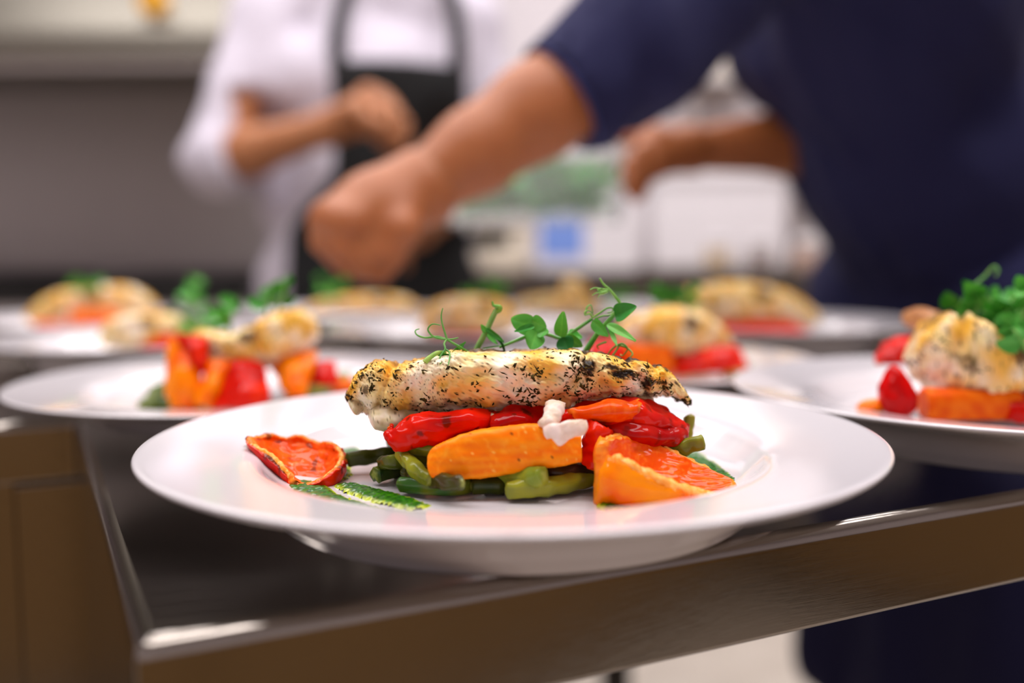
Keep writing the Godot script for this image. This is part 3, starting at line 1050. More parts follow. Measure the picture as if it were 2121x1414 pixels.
func make_white_cook() -> void:
	var t := thing("person", "person in a white rolled sleeve shirt and black bib apron", "person")
	var fwd := Vector3(0.12, 0, 1.0).normalized()
	var side := Vector3(1, 0, -0.12).normalized()
	var hip := Vector3(-0.285, 0.93, -1.96)
	var waist := Vector3(-0.285, 1.10, -1.95)
	var chest := Vector3(-0.285, 1.31, -1.94)
	var neck := Vector3(-0.285, 1.50, -1.93)
	var sh_r := Vector3(-0.455, 1.435, -1.93)
	var sh_l := Vector3(-0.092, 1.435, -1.97)
	var el_r := P(452, 335, 1.84)
	var wr_r := P(668, 268, 1.735)
	var el_l := P(1030, 330, 1.97)
	var wr_l := P(930, 430, 1.80)
	var arm_r := (wr_r - el_r).normalized()
	var arm_l := (wr_l - el_l).normalized()
	var cuff_r := el_r + arm_r * 0.055
	var cuff_l := el_l + arm_l * 0.055
	var torso := [
		[hip - side * 0.095, hip + side * 0.095, 0.115, 0.115, 0.05], [waist - side * 0.095, waist + side * 0.095, 0.108, 0.108, 0.06],
		[chest - side * 0.105, chest + side * 0.105, 0.108, 0.108, 0.06], [hip, waist, 0.115, 0.11, 0.05], [waist, chest, 0.11, 0.115, 0.06],
		[chest, neck, 0.11, 0.055, 0.05], [neck, sh_r, 0.055, 0.066, 0.05], [neck, sh_l, 0.055, 0.066, 0.05]]
	var shirt := torso + [[sh_r, el_r, 0.070, 0.062, 0.03], [el_r, cuff_r + arm_r * 0.02, 0.062, 0.064, 0.02], [sh_l, el_l, 0.070, 0.060, 0.03], [el_l, cuff_l + arm_l * 0.02, 0.060, 0.060, 0.02]]
	var cut := func(p: Vector3, d: float) -> float:
		d += 0.007 * nz2.get_noise_3d(p.x * 14.0 + 3.0, p.y * 7.0, p.z * 14.0) + 0.003 * nz2.get_noise_3d(p.x * 38.0, p.y * 20.0, p.z * 38.0)
		for c in [[cuff_r, arm_r, el_r], [cuff_l, arm_l, el_l]]:
			if (p - c[0]).length() < 0.12: d = maxf(d, (p - c[0]).dot(c[1]))
		return d
	part("shirt", nets(shirt, 0.011, cut), M.white_cloth, t, "", "white shirt with rolled sleeves")
	# skin
	var hc := neck + Vector3(0, 0.215, 0) + fwd * 0.03
	var hf := (fwd + Vector3(0, -0.25, 0)).normalized()
	var skin := head_bones(hc, hf, side)
	skin.append([neck, neck + Vector3(0, 0.13, 0) + fwd * 0.02, 0.058, 0.053, 0.03])
	for a in [[sh_r, el_r, wr_r], [sh_l, el_l, wr_l]]:
		skin += caps([[a[0], 0.05], [a[1], 0.043]], 0.02) + caps([[a[1], 0.043], [a[1].lerp(a[2], 0.35), 0.043], [a[2], 0.029]], 0.02)
	# right hand: loosely closed
	var kn := [P(762, 196, 1.690), P(790, 204, 1.700), P(808, 222, 1.712), P(816, 245, 1.722)]
	for i in 4: skin.append([wr_r, kn[i], 0.024, 0.0155, 0.016])
	skin.append([kn[0], kn[3], 0.0145, 0.0125, 0.012])
	skin += finger(kn[0], P(796, 226, 1.662), P(790, 262, 1.655), P(762, 276, 1.665), 0.0100)
	skin += finger(kn[1], P(822, 236, 1.672), P(816, 276, 1.664), P(786, 292, 1.672), 0.0104)
	skin += finger(kn[2], P(838, 256, 1.688), P(830, 292, 1.680), P(802, 304, 1.686), 0.0098)
	skin += finger(kn[3], P(840, 276, 1.706), P(832, 304, 1.700), P(808, 312, 1.702), 0.0086)
	skin += [[wr_r.lerp(kn[0], 0.35), P(742, 222, 1.672), 0.019, 0.0145, 0.012], [P(742, 222, 1.672), P(766, 246, 1.652), 0.0140, 0.0115, 0.005], [P(766, 246, 1.652), P(790, 256, 1.645), 0.0112, 0.0090, 0.004]]
	var kl := [P(893, 452, 1.755), P(877, 462, 1.760), P(871, 478, 1.768), P(875, 494, 1.778)]
	for i in 4: skin.append([wr_l, kl[i], 0.023, 0.0150, 0.016])
	skin.append([kl[0], kl[3], 0.0145, 0.0125, 0.012])
	for i in 4:
		var a: Vector3 = kl[i]
		skin += finger(a, a + Vector3(-0.024, -0.014, 0.014), a + Vector3(-0.034, -0.034, 0.010), a + Vector3(-0.030, -0.050, 0.002), 0.0096)
	skin += [[wr_l.lerp(kl[0], 0.35), P(891, 434, 1.740), 0.019, 0.0140, 0.012], [P(891, 434, 1.740), P(867, 446, 1.728), 0.0135, 0.0110, 0.005], [P(867, 446, 1.728), P(849, 462, 1.726), 0.0110, 0.0090, 0.004]]
	part("body", body_mesh(skin, [[wr_r, kn], [wr_l, kl]]), M.skin_pale, t)
	add_face(t, hc, hf, side, M.hair_dark)
	# apron: a shell over the front of the trunk with a bib
	var bib_top := P(820, 128, 1.83).y
	var mid := (P(690, 130, 1.83).x + P(962, 130, 1.83).x) / 2.0
	var half := (P(962, 130, 1.83).x - P(690, 130, 1.83).x) / 2.0
	var lo := hip + Vector3(0, -0.50, 0.05)
	var trunk := torso.slice(0, 6) + [[hip - side * 0.10, lo - side * 0.12, 0.115, 0.09, 0.04], [hip + side * 0.10, lo + side * 0.12, 0.115, 0.09, 0.04], [hip, lo, 0.12, 0.10, 0.05]]
	var shell := func(p: Vector3, d: float) -> float:
		d += 0.007 * nz2.get_noise_3d(p.x * 14.0 + 3.0, p.y * 7.0, p.z * 14.0) - 0.012
		d = maxf(d, p.y - bib_top)
		d = maxf(d, 0.46 - p.y)
		var w := half
		if p.y < 1.16: w += smoothstep(1.16, 1.02, p.y) * 0.095
		d = maxf(d, absf(p.x - mid) - w)
		return maxf(d, -1.95 + 0.02 - p.z)
	var apron := part("apron", nets(trunk, 0.010, shell), M.black_cloth, t, "", "black bib apron")
	for s in [-1, 1]:
		var x: float = mid + s * (half - 0.012)
		part("strap", sheet([[Vector3(x - 0.014, bib_top - 0.02, -1.812), Vector3(x + 0.014, bib_top - 0.02, -1.812)], [Vector3(x - 0.014, 1.40, -1.815), Vector3(x + 0.014, 1.40, -1.815)], [Vector3(x - 0.020 * s - 0.014, 1.49, -1.868), Vector3(x - 0.020 * s + 0.014, 1.49, -1.868)], [Vector3(x - 0.045 * s - 0.014, 1.515, -1.94), Vector3(x - 0.045 * s + 0.014, 1.515, -1.94)]], 0.004, 20, 4), M.black_cloth, apron)
	part("waist_tie", sheet([[Vector3(mid - half - 0.08, 1.035, -1.865), Vector3(mid - half - 0.08, 1.005, -1.865)], [Vector3(mid - half * 0.5, 1.03, -1.815), Vector3(mid - half * 0.5, 1.0, -1.815)], [Vector3(mid + half * 0.5, 1.03, -1.815), Vector3(mid + half * 0.5, 1.0, -1.815)], [Vector3(mid + half + 0.08, 1.035, -1.865), Vector3(mid + half + 0.08, 1.005, -1.865)]], 0.004, 24, 4), M.black_cloth, apron)
	var legs := []
	for s in [-1, 1]:
		var h: Vector3 = hip + side * s * 0.09
		var k := Vector3(h.x, 0.50, h.z + 0.01)
		var f := Vector3(h.x, 0.09, h.z - 0.01)
		legs += [[h, k, 0.09, 0.066, 0.03], [k, f, 0.064, 0.055, 0.03]]
		part("shoe", nets([[f + Vector3(0, -0.040, 0) - fwd * 0.03, f + Vector3(0, -0.052, 0) + fwd * 0.15, 0.050, 0.038, 0.02]], 0.010), M.black_cloth, t)
	part("trousers", nets(legs, 0.012), M.black_cloth, t)


# a leaf in its own axes: base at the origin, tip along +y, facing +z
func leaf_mesh(length: float, width: float, fold: float, c: Color, n := 10, curl := 0.15, blunt := 0.62) -> ArrayMesh:
	var v := PackedVector3Array()
	var cols := PackedColorArray()
	var idx := PackedInt32Array()
	var w := 2 * (n / 2) + 1
	for side in [1, -1]:
		for i in n + 1:
			var f := float(i) / n
			var half := width * 0.5 * pow(sin(PI * pow(f, blunt)), 0.58) if i > 0 and i < n else 0.0005
			for j in w:
				var g := float(j) / (w - 1) * 2.0 - 1.0
				var wave := 0.02 * length * sin(f * 9.0 + g * 2.0) * absf(g)
				var p := Vector3(g * half * (1.0 - 0.12 * fold), f * length, absf(g) * half * fold + curl * length * (f * f - f * 0.3) + wave)
				p.z += side * 0.00016 * (1.0 - absf(g) * 0.8)
				v.append(p)
				var vein := exp(-absf(g) * 9.0) * 0.30 + 0.10 * maxf(0.0, sin((f * 7.0 - absf(g) * 1.6) * 4.0)) * (1.0 - absf(g))
				cols.append(c.lerp(Color(minf(1.0, c.r * 2.2 + 0.02), minf(1.0, c.g * 1.45 + 0.02), minf(1.0, c.b * 1.6 + 0.02)), vein))
	var off := (n + 1) * w
	for i in n:
		for j in w - 1:
			var q := i * w + j
			idx.append_array([q, q + 1, q + w, q + 1, q + w + 1, q + w])
			q += off
			idx.append_array([q, q + w, q + 1, q + 1, q + w, q + w + 1])
	return finish(v, idx, cols)


# ---------------------------------------------------------------- food builders
func n3(p: Vector3, f: float) -> float: return nz.get_noise_3d(p.x * f, p.y * f, p.z * f)
func n1(p: Vector3, f: float) -> float: return nz2.get_noise_3d(p.x * f, p.y * f, p.z * f)


# stations: [u, v of the top, v of the bottom, half depth in metres, depth of the middle]
func fish_mesh(st: Array, nu: int, nv: int, patches: Array, creases: Array, browned := 0.5) -> Array:
	var C := []; var A := []; var B := []
	for s in st:
		var hi := P(s[0], s[1], s[4])
		var lo := P(s[0], s[2], s[4] - s[3] * 0.5)
		var h := (hi.y - lo.y) / 2.0
		C.append(Vector3(hi.x, lo.y + h - 0.0008, -s[4]))
		A.append(Vector3(0, s[3] * 0.15, s[3]))
		B.append(Vector3(0, h + s[3] * 0.05, s[3] * 0.12))
	var dent := func(a: float, w: float, p: Vector3, off: Vector3) -> float:
		var front := cos(w * TAU)
		var high := sin(w * TAU)
		var d := 0.0016 * nz2.get_noise_3d(p.x * 90.0 + p.y * 60.0, p.y * 120.0 - p.x * 40.0, p.z * 60.0)
		d += 0.0011 * n3(p, 260.0)
		d += 0.0006 * nz2.get_noise_3d(p.x * 500.0 + p.y * 300.0, p.y * 700.0, p.z * 400.0)
		for c in creases:       # [along, slope, width, depth]
			var x: float = a - c[0] - c[1] * high
			d -= c[3] * exp(-x * x / (c[2] * c[2])) * clampf(front + 0.6, 0.0, 1.0)
			var y: float = x - c[2] * 1.8
			d += 0.4 * c[3] * exp(-y * y / (c[2] * c[2])) * clampf(front + 0.6, 0.0, 1.0)
		if high < -0.5: d += 0.0022 * n3(p, 170.0)
		return d
	var white := S(246, 232, 208); var cream := S(246, 220, 152); var gold := S(236, 174, 40); var pink := S(228, 198, 184)
	var char := S(38, 27, 17); var brown := S(150, 100, 45)
	var look := func(a: float, w: float, p: Vector3) -> Color:
		var high := sin(w * TAU)
		var t := n1(p, 45.0) * 0.6 + n3(p, 120.0) * 0.5
		var c := white.lerp(cream, clampf(0.55 + t * 1.3, 0.0, 1.0))
		c = c.lerp(gold, clampf(0.40 + high * 0.36 + n1(p + Vector3(4, 0, 0), 55.0) * 1.0, 0.0, 0.9))
		c = c.lerp(pink, smoothstep(-0.62, -0.92, high) * clampf(0.7 + t, 0.0, 1.0))
		c = c.lerp(brown, clampf(smoothstep(0.78, 0.99, high) * browned * 1.5 + n1(p + Vector3(0, 9, 0), 80.0) * 0.4 - 0.24, 0.0, 0.85))
		# speckle of dried herbs
		var sp := nz2.get_noise_3d(p.x * 900.0, p.y * 900.0, p.z * 900.0)
		if sp > 0.66 - 0.22 * n1(p + Vector3(7, 1, 0), 70.0): c = c.lerp(S(62, 52, 22), 0.85)
		for q in patches:       # [along, height -1..1, half width, half height, strength]
			var dx: float = (a - q[0]) / q[2]
			var dy: float = (high - q[1]) / q[3]
			if cos(w * TAU) > -0.35 or q[1] > 0.8:
				var r: float = dx * dx + dy * dy + 0.9 * n3(p, 330.0) + 0.5 * n1(p, 900.0)
				c = c.lerp(brown, smoothstep(1.5, 0.9, r) * q[4] * 0.8)
				c = c.lerp(char, smoothstep(1.05, 0.55, r) * q[4])
		return c
	return [loft(C, A, B, nu, nv, 2.9, look, dent, false), C, A, B]


# dark herb flakes lying on a mesh; keep(p, n) -> chance
func herb_flakes(m: ArrayMesh, count: int, keep, size: float, sd: int) -> ArrayMesh:
	var arr := m.surface_get_arrays(0)
	var vv: PackedVector3Array = arr[Mesh.ARRAY_VERTEX]
	var nn: PackedVector3Array = arr[Mesh.ARRAY_NORMAL]
	rng.seed = sd
	var v := PackedVector3Array()
	var idx := PackedInt32Array()
	var cols := PackedColorArray()
	var tries := 0
	while count > 0 and tries < 60000:
		tries += 1
		var i := rng.randi() % vv.size()
		var p := vv[i]
		var n := nn[i]
		if rng.randf() > float(keep.call(p, n)): continue
		count -= 1
		var a := n.cross(Vector3(rng.randf_range(-1, 1), rng.randf_range(-1, 1), rng.randf_range(-1, 1))).normalized()
		var b := n.cross(a)
		var l := size * rng.randf_range(0.25, 0.9) * (1.9 if rng.randf() < 0.18 else 1.0)
		var w := size * rng.randf_range(0.14, 0.36)
		var h := size * 0.14
		p += n * h * 0.35
		var c := S(46, 37, 17).lerp(S(104, 88, 40), rng.randf() * rng.randf())
		var s := v.size()
		var bend := n * l * 0.12
		for q in [a * l - bend, b * w + a * l * 0.2, -a * l - bend, -b * w - a * l * 0.1, n * h, -n * h]:
			v.append(p + q)
			cols.append(c)
		for k in 4:
			var k2 := (k + 1) % 4
			idx.append_array([s + k, s + 4, s + k2, s + k, s + k2, s + 5])
	return finish(v, idx, cols)


# grid of [u, v, depth] -> points
func grid(rows: Array) -> Array:
	var o := []
	for c in rows:
		var col := []
		for q in c: col.append(P(q[0], q[1], q[2]))
		o.append(col)
	return o


# a piece of roasted pepper. outer: which side the skin is on
func pepper_mesh(G: Array, thick: float, outer: int, skin_c: Color, skin_c2: Color, flesh: Color, rim: Color, burnt: float, nu := 56, nv := 40, wobble := 0.0014, round_at := 0.09, ragged := 0.0011) -> ArrayMesh:
	var look := func(a: float, b: float, side: int, e: float, p: Vector3) -> Color:
		var c: Color
		if side == outer:
			c = skin_c.lerp(skin_c2, clampf(0.5 + n1(p, 60.0) * 0.9 + n3(p, 160.0) * 0.3, 0.0, 1.0))
		else:
			c = flesh.lerp(rim, clampf(0.02 + n3(p, 420.0) * 0.45 + n1(p, 120.0) * 0.25, 0.0, 0.55))
			c = c.lerp(rim, 0.9 * smoothstep(1.0, 0.45, e) * clampf(0.8 + n3(p, 300.0), 0.3, 1.0))
		if side == outer: c = c.lerp(rim, 0.6 * smoothstep(0.35, 0.0, e))
		var k := n1(p + Vector3(3, 5, 0), 42.0) + 0.25 * n1(p, 300.0)
		c = c.lerp(S(40, 18, 12), burnt * smoothstep(0.7, 0.05, e) * smoothstep(0.12, 0.42, k))
		c = c.lerp(S(60, 18, 10), burnt * 0.8 * smoothstep(0.50, 0.62, n1(p + Vector3(1, 2, 3), 150.0)))
		return c
	var dent := func(a: float, b: float, p: Vector3) -> float:
		return wobble * n1(p, 60.0) + wobble * 0.45 * nz2.get_noise_3d(p.x * 60.0 + p.y * 50.0, p.y * 260.0, p.z * 200.0) + wobble * 0.12 * n1(p, 300.0)
	return sheet(G, thick, nu, nv, look, dent, round_at, ragged)


func pepper(called: String, G: Array, thick: float, outer: int, style: String, label: String, burnt := 0.6, nu := 56, nv := 40, round_at := 0.09) -> MeshInstance3D:
	var k: Array = {
		"red": [S(218, 26, 2), S(184, 12, 2), S(234, 72, 8), S(242, 112, 34)],
		"deep": [S(190, 16, 2), S(148, 8, 2), S(205, 42, 14), S(226, 80, 30)],
		"orange": [S(250, 140, 8), S(242, 92, 4), S(236, 82, 2), S(250, 158, 52)],
		"flame": [S(224, 40, 4), S(196, 16, 4), S(232, 76, 4), S(248, 140, 44)],
	}[style]
	var o := part(called, pepper_mesh(G, thick, outer, k[0], k[1], k[2], k[3], burnt, nu, nv, 0.0014 if round_at > 0.08 else 0.0009, round_at, 0.0011 if round_at > 0.08 else 0.0004), M.pepper)
	tag(o, label, "pepper")
	return o


func bean(pts: Array, r: float, c0: Color, c1: Color, label: String, group := "", nu := 40) -> MeshInstance3D:
	var look := func(a: float, w: float, p: Vector3) -> Color:
		var c := c0.lerp(c1, clampf(0.5 + n1(p, 90.0) * 1.0 + 0.3 * n3(p, 300.0), 0.0, 1.0))
		return c.lerp(S(176, 182, 92), 0.55 * (smoothstep(0.03, 0.0, a) + smoothstep(0.97, 1.0, a)))
	var dent := func(a: float, w: float, p: Vector3, off: Vector3) -> float:
		return r * (0.05 * sin(a * 26.0) * absf(cos(w * TAU)) + 0.20 * n1(p, 130.0) + 0.07 * sin(w * TAU * 5.0 + 3.0 * n1(p, 60.0)) - 0.12 * pow(absf(sin(w * TAU)), 12.0) - 0.55 * pow(maxf(0.0, absf(a - 0.5) * 2.0 - 0.86) / 0.14, 2.0))
	var o := part("green_bean", tube(pts, [r * 0.9, r, r * 1.04, r, r * 0.9], nu, 18, look, dent, 0.82), M.bean)
	tag(o, label, "green bean", group)
	return o


# a smear of sauce on a plate's floor, from an outline in pixels
func sauce_mesh(outline: Array, y: float, h: float, cell := 0.0009, oily := 0.5) -> ArrayMesh:
	var poly := PackedVector2Array()
	for q in outline:
		var p := PY(q[0], q[1], y)
		poly.append(Vector2(p.x, p.z))
	var lo := poly[0]; var hi := poly[0]
	for q in poly:
		lo = lo.min(q); hi = hi.max(q)
	lo -= Vector2.ONE * 0.004; hi += Vector2.ONE * 0.004
	var nx := int((hi.x - lo.x) / cell) + 1
	var ny := int((hi.y - lo.y) / cell) + 1
	var v := PackedVector3Array()
	var cols := PackedColorArray()
	var idx := PackedInt32Array()
	var ok := PackedByteArray()
	for j in ny + 1:
		for i in nx + 1:
			var q := lo + Vector2(i, j) * cell
			var d := 1e9
			for k in poly.size():
				d = minf(d, q.distance_to(Geometry2D.get_closest_point_to_segment(q, poly[k], poly[(k + 1) % poly.size()])))
			if not Geometry2D.is_point_in_polygon(q, poly): d = -d
			var p3 := Vector3(q.x, 0, q.y)
			d += 0.0016 * n3(p3, 260.0) + 0.0008 * n1(p3, 800.0)
			var t := clampf(d / 0.0035, 0.0, 1.0)
			var up := h * sqrt(t) * (0.8 + 0.5 * n3(p3, 380.0) + 0.10 * n1(p3, 1300.0))
			v.append(Vector3(q.x, y + maxf(up, 0.0) - (0.0004 if d <= 0.0 else -0.0001), q.y))
			ok.append(1 if d > -0.0012 else 0)
			var dark := S(18, 76, 8).lerp(S(60, 132, 12), clampf(0.45 + 1.1 * n3(p3, 500.0), 0.0, 1.0))
			dark = dark.lerp(S(12, 50, 16), clampf(n1(p3, 500.0) * 1.2, 0.0, 0.8))
			cols.append(S(190, 200, 44).lerp(dark, smoothstep(0.0, 0.0022 * oily + 0.0004, d - 0.0001)))
	var w := nx + 1
	for j in ny:
		for i in nx:
			var q := j * w + i
			if ok[q] + ok[q + 1] + ok[q + w] + ok[q + w + 1] < 4: continue
			idx.append_array([q, q + 1, q + w, q + 1, q + w + 1, q + w])
	return finish(v, idx, cols, false)


# stem and tendrils from pixels
func stem(pts: Array, r0: float, r1: float, parent: Node, called := "stem", c := Color(0.14, 0.42, 0.10), nu := 0) -> void:
	var q := []
	for a in pts: q.append(P(a[0], a[1], a[2]))
	if nu == 0: nu = pts.size() * 6
	var look := func(a: float, w: float, p: Vector3) -> Color:
		return c.lerp(Color(minf(c.r * 1.9, 1.0), minf(c.g * 1.25, 1.0), c.b * 1.6), clampf(0.5 + n1(p, 200.0), 0.0, 1.0))
	part(called, tube(q, [r0, lerpf(r0, r1, 0.5), r1], nu, 8, look), M.leaf, parent)


# a leaf whose base and tip are seen at two pixels
func leaf(b: Array, t: Array, width_px: float, twist: float, parent: Node, c: Color, fold := 0.25, curl := 0.12, blunt := 0.62, n := 14) -> void:
	var p0 := P(b[0], b[1], b[2])
	var p1 := P(t[0], t[1], t[2])
	var y := (p1 - p0).normalized()
	var z := (eye - p0).normalized()
	z = (z - y * z.dot(y)).normalized()
	z = z.rotated(y, twist)
	var o := part("leaf", leaf_mesh((p1 - p0).length(), width_px * b[2] / FPX / maxf(0.35, cos(twist)), fold, c, n, curl, blunt), M.leaf, parent)
	o.transform = Transform3D(Basis(y.cross(z).normalized(), y, z), p0)


# ---------------------------------------------------------------- the dish in front
func make_front_dish() -> void:
	var on := " on the overhanging plate"
	# --- beans at the bottom
	var dk := S(60, 66, 18); var md := S(98, 104, 26); var lt := S(146, 146, 38); var br := S(66, 50, 18)
	var l0 := FL + 0.0036; var l1 := FL + 0.0098; var l2 := FL + 0.0155
	var grp := "green beans under the herb crusted fish"
	bean([PY(716, 952, l0 + 0.002), PY(760, 944, l0 + 0.003), PY(820, 938, l0 + 0.003), PY(900, 930, l0)], 0.0034, dk, S(78, 88, 34), "dark green bean reaching towards the curled red pepper piece")
	bean([PY(776, 985, l0), PY(800, 978, l0), PY(850, 962, l0), PY(900, 958, l0)], 0.0036, S(40, 70, 30), md, "cut dark green bean end beside the carrot")
	bean([PY(792, 958, l1 - 0.002), PY(815, 956, l1), PY(860, 950, l1), PY(930, 940, l1)], 0.0036, md, dk, "green bean end lying on top of the cut dark bean")
	bean([P(826, 936, 0.381), P(845, 955, 0.374), P(868, 980, 0.367), P(892, 996, 0.362)], 0.0031, lt, md, "green bean sloping down in front of the red pepper towards the carrot")
	bean([P(826, 927, 0.383), P(860, 928, 0.380), P(905, 934, 0.378), P(950, 938, 0.378)], 0.0030, md, lt, "green bean tucked between red pepper and carrot")
	bean([PY(826, 1001, l0), PY(880, 1008, l0), PY(940, 1008, l0), PY(990, 998, l0)], 0.0034, S(54, 92, 34), md, "green bean lying flat on the china below the carrot")
	bean([PY(838, 972, l0 + 0.003), PY(862, 985, l0 + 0.002), PY(905, 996, l0 + 0.003), PY(960, 1000, l0 + 0.005)], 0.0033, br, dk, "brownish green bean under the carrot tip")
	bean([P(1128, 984, 0.357), P(1100, 988, 0.361), P(1060, 990, 0.368), P(1000, 985, 0.377)], 0.0042, lt, S(120, 136, 40), "thick pale green bean end pointing out under the carrot")
	bean([PY(1046, 1016, l0), PY(1100, 1012, l0 + 0.0005), PY(1160, 1002, l0 + 0.001), PY(1240, 988, l0)], 0.0040, lt, S(116, 124, 44), "long pale green bean lying flat on the china")
	bean([PY(975, 1008, l0), PY(1010, 1006, l0), PY(1050, 1002, l0), PY(1110, 990, l0)], 0.0036, S(38, 54, 24), dk, "green bean lying flat below the carrot with shade in its dark colour")  # near-black greens carry the shade under the carrot
	bean([PY(1120, 985, l0 + 0.003), PY(1160, 980, l0 + 0.004), PY(1205, 974, l0 + 0.004), PY(1260, 965, l0 + 0.004)], 0.0036, S(58, 38, 24), br, "brown bean behind the long pale bean with shadow in its colour")  # brown deepened to stand for the dark shadow here
	bean([P(1360, 940, 0.392), P(1395, 932, 0.390), P(1428, 922, 0.388), P(1460, 914, 0.387)], 0.0036, md, lt, "glossy green bean sticking out behind the orange pepper wedge")
	bean([P(1418, 918, 0.408), P(1424, 895, 0.410), P(1428, 872, 0.412), P(1424, 860, 0.413)], 0.0028, S(140, 130, 40), S(168, 150, 44), "yellowish bean tip standing up behind the red pepper")
	# more of them inside the heap
	for i in 11:
		rng.seed = 100 + i
		var c := Vector3(rng.randf_range(-0.045, 0.055), FL + 0.0036 + 0.0062 * (i % 3), -0.4105 + rng.randf_range(-0.022, 0.020))
		var d := Vector3(cos(i * 1.1), 0, sin(i * 1.1)) * rng.randf_range(0.018, 0.026)
		if absf(c.x + d.x) > 0.075: d.x *= 0.5
		bean([c - d, c - d * 0.3 + Vector3(0, 0, 0.002), c + d * 0.4, c + d], 0.0036, dk, md, "green bean buried in the heap under the fish", grp, 24)

	# --- carrot baton
	var C := []; var A := []; var B := []
	for s in [[888, 944, 970, 0.0070], [890, 938, 980, 0.0078], [896, 929, 992, 0.0084], [906, 922, 999, 0.0088], [930, 911, 999, 0.0090], [980, 894, 994, 0.0090], [1050, 883, 985, 0.0090], [1110, 879, 976, 0.0086], [1165, 890, 967, 0.0082], [1198, 900, 961, 0.0080], [1202, 904, 959, 0.0078]]:
		var z: float = 0.370
		var hi := P(s[0], s[1], z); var lo := P(s[0], s[2], z - 0.004)
		C.append(Vector3(hi.x, (hi.y + lo.y) / 2, -z)); A.append(Vector3(0, 0.0016, s[3])); B.append(Vector3(0, (hi.y - lo.y) / 2, -0.001))
	var clook := func(a: float, w: float, p: Vector3) -> Color:
		var c := S(253, 142, 14).lerp(S(246, 114, 8), clampf(0.5 + nz2.get_noise_3d(p.x * 40.0, p.y * 320.0, p.z * 320.0) * 0.9, 0.0, 1.0))
		c = c.lerp(S(254, 172, 50), clampf(n3(p, 260.0) * 0.9 - 0.1, 0.0, 0.6))
		var sp := n1(p, 620.0)
		if sp > 0.82: c = c.lerp(S(250, 196, 90), 0.7)
		if n1(p + Vector3(5, 5, 5), 520.0) > 0.87: c = S(96, 46, 14)
		return c
	var cdent := func(a: float, w: float, p: Vector3, off: Vector3) -> float:
		return 0.0005 * n1(p, 140.0) + 0.00022 * n3(p, 700.0)
	tag(part("carrot_baton", loft(C, A, B, 130, 72, 5.0, clook, cdent), M.carrot), "thick orange carrot baton leaning against the pepper stack" + on, "carrot")

	# --- peppers in the stack
	pepper("pepper_strip", grid([
		[[806, 880, 0.381], [804, 886, 0.380], [803, 893, 0.379], [802, 900, 0.379]], [[818, 892, 0.379], [814, 902, 0.377], [816, 914, 0.375], [826, 931, 0.376]],
		[[848, 872, 0.381], [852, 884, 0.3755], [856, 903, 0.3745], [864, 927, 0.377]], [[886, 861, 0.383], [894, 872, 0.3750], [904, 890, 0.3755], [908, 916, 0.378]],
		[[945, 856, 0.385], [950, 866, 0.3775], [952, 884, 0.3780], [950, 908, 0.381]], [[990, 854, 0.388], [992, 866, 0.382], [994, 880, 0.382], [992, 902, 0.384]], [[1034, 853, 0.394], [1034, 864, 0.388], [1032, 878, 0.387], [1026, 896, 0.388]]]), 0.0028, -1, "red", "glossy red pepper strip with a burnt tip under the fish" + on, 0.9, 80, 44)
	pepper("pepper_strip", grid([
		[[1020, 862, 0.386], [1018, 882, 0.381], [1022, 905, 0.382]], [[1050, 850, 0.388], [1050, 872, 0.378], [1052, 900, 0.380]],
		[[1085, 846, 0.390], [1088, 868, 0.380], [1090, 895, 0.382]], [[1125, 850, 0.394], [1125, 868, 0.388], [1122, 890, 0.388]]]), 0.0032, -1, "deep", "dark red pepper strip with black char above the carrot baton", 1.0, 44, 32)
	pepper("pepper_strip", grid([
		[[1150, 856, 0.388], [1155, 866, 0.383], [1162, 876, 0.384]], [[1200, 842, 0.392], [1205, 858, 0.380], [1212, 876, 0.382]],
		[[1250, 834, 0.394], [1255, 853, 0.378], [1262, 874, 0.380]], [[1296, 822, 0.397], [1300, 848, 0.380], [1304, 876, 0.382]],
		[[1345, 832, 0.400], [1350, 860, 0.384], [1352, 890, 0.386]], [[1392, 860, 0.404], [1394, 878, 0.392], [1392, 900, 0.392]], [[1428, 884, 0.406], [1424, 893, 0.400], [1416, 906, 0.400]]]), 0.0034, -1, "red", "large red pepper strip folded under the tail of the fish", 0.55, 84, 44)
	pepper("pepper_strip", grid([
		[[1178, 850, 0.377], [1182, 858, 0.376], [1190, 868, 0.378]], [[1230, 842, 0.379], [1234, 853, 0.374], [1240, 866, 0.377]],
		[[1280, 834, 0.382], [1284, 848, 0.375], [1290, 864, 0.378]], [[1322, 836, 0.386], [1326, 848, 0.380], [1328, 862, 0.382]]]), 0.0030, 1, "flame", "narrow pepper strip showing its orange flesh below the fish", 0.3, 44, 28)
	pepper("pepper_strip", grid([
		[[1240, 874, 0.386], [1246, 890, 0.382], [1254, 908, 0.384]], [[1290, 872, 0.384], [1296, 896, 0.376], [1300, 916, 0.380]],
		[[1345, 878, 0.386], [1350, 902, 0.379], [1352, 922, 0.383]], [[1390, 888, 0.390], [1394, 906, 0.385], [1394, 924, 0.388]], [[1420, 898, 0.396], [1418, 908, 0.394], [1414, 918, 0.394]]]), 0.0032, -1, "deep", "deep red pepper strip behind the orange pepper wedge", 0.6, 60, 36)
	pepper("pepper_wedge", grid([
		[[1220, 878, 0.379], [1212, 915, 0.376], [1205, 955, 0.375]], [[1228, 868, 0.376], [1226, 915, 0.371], [1222, 968, 0.370]],
		[[1244, 882, 0.373], [1242, 925, 0.369], [1238, 972, 0.369]], [[1266, 900, 0.377], [1262, 932, 0.376], [1256, 966, 0.376]]]), 0.0050, -1, "flame", "upright orange red pepper wedge between carrot and orange pepper", 0.05, 44, 48)

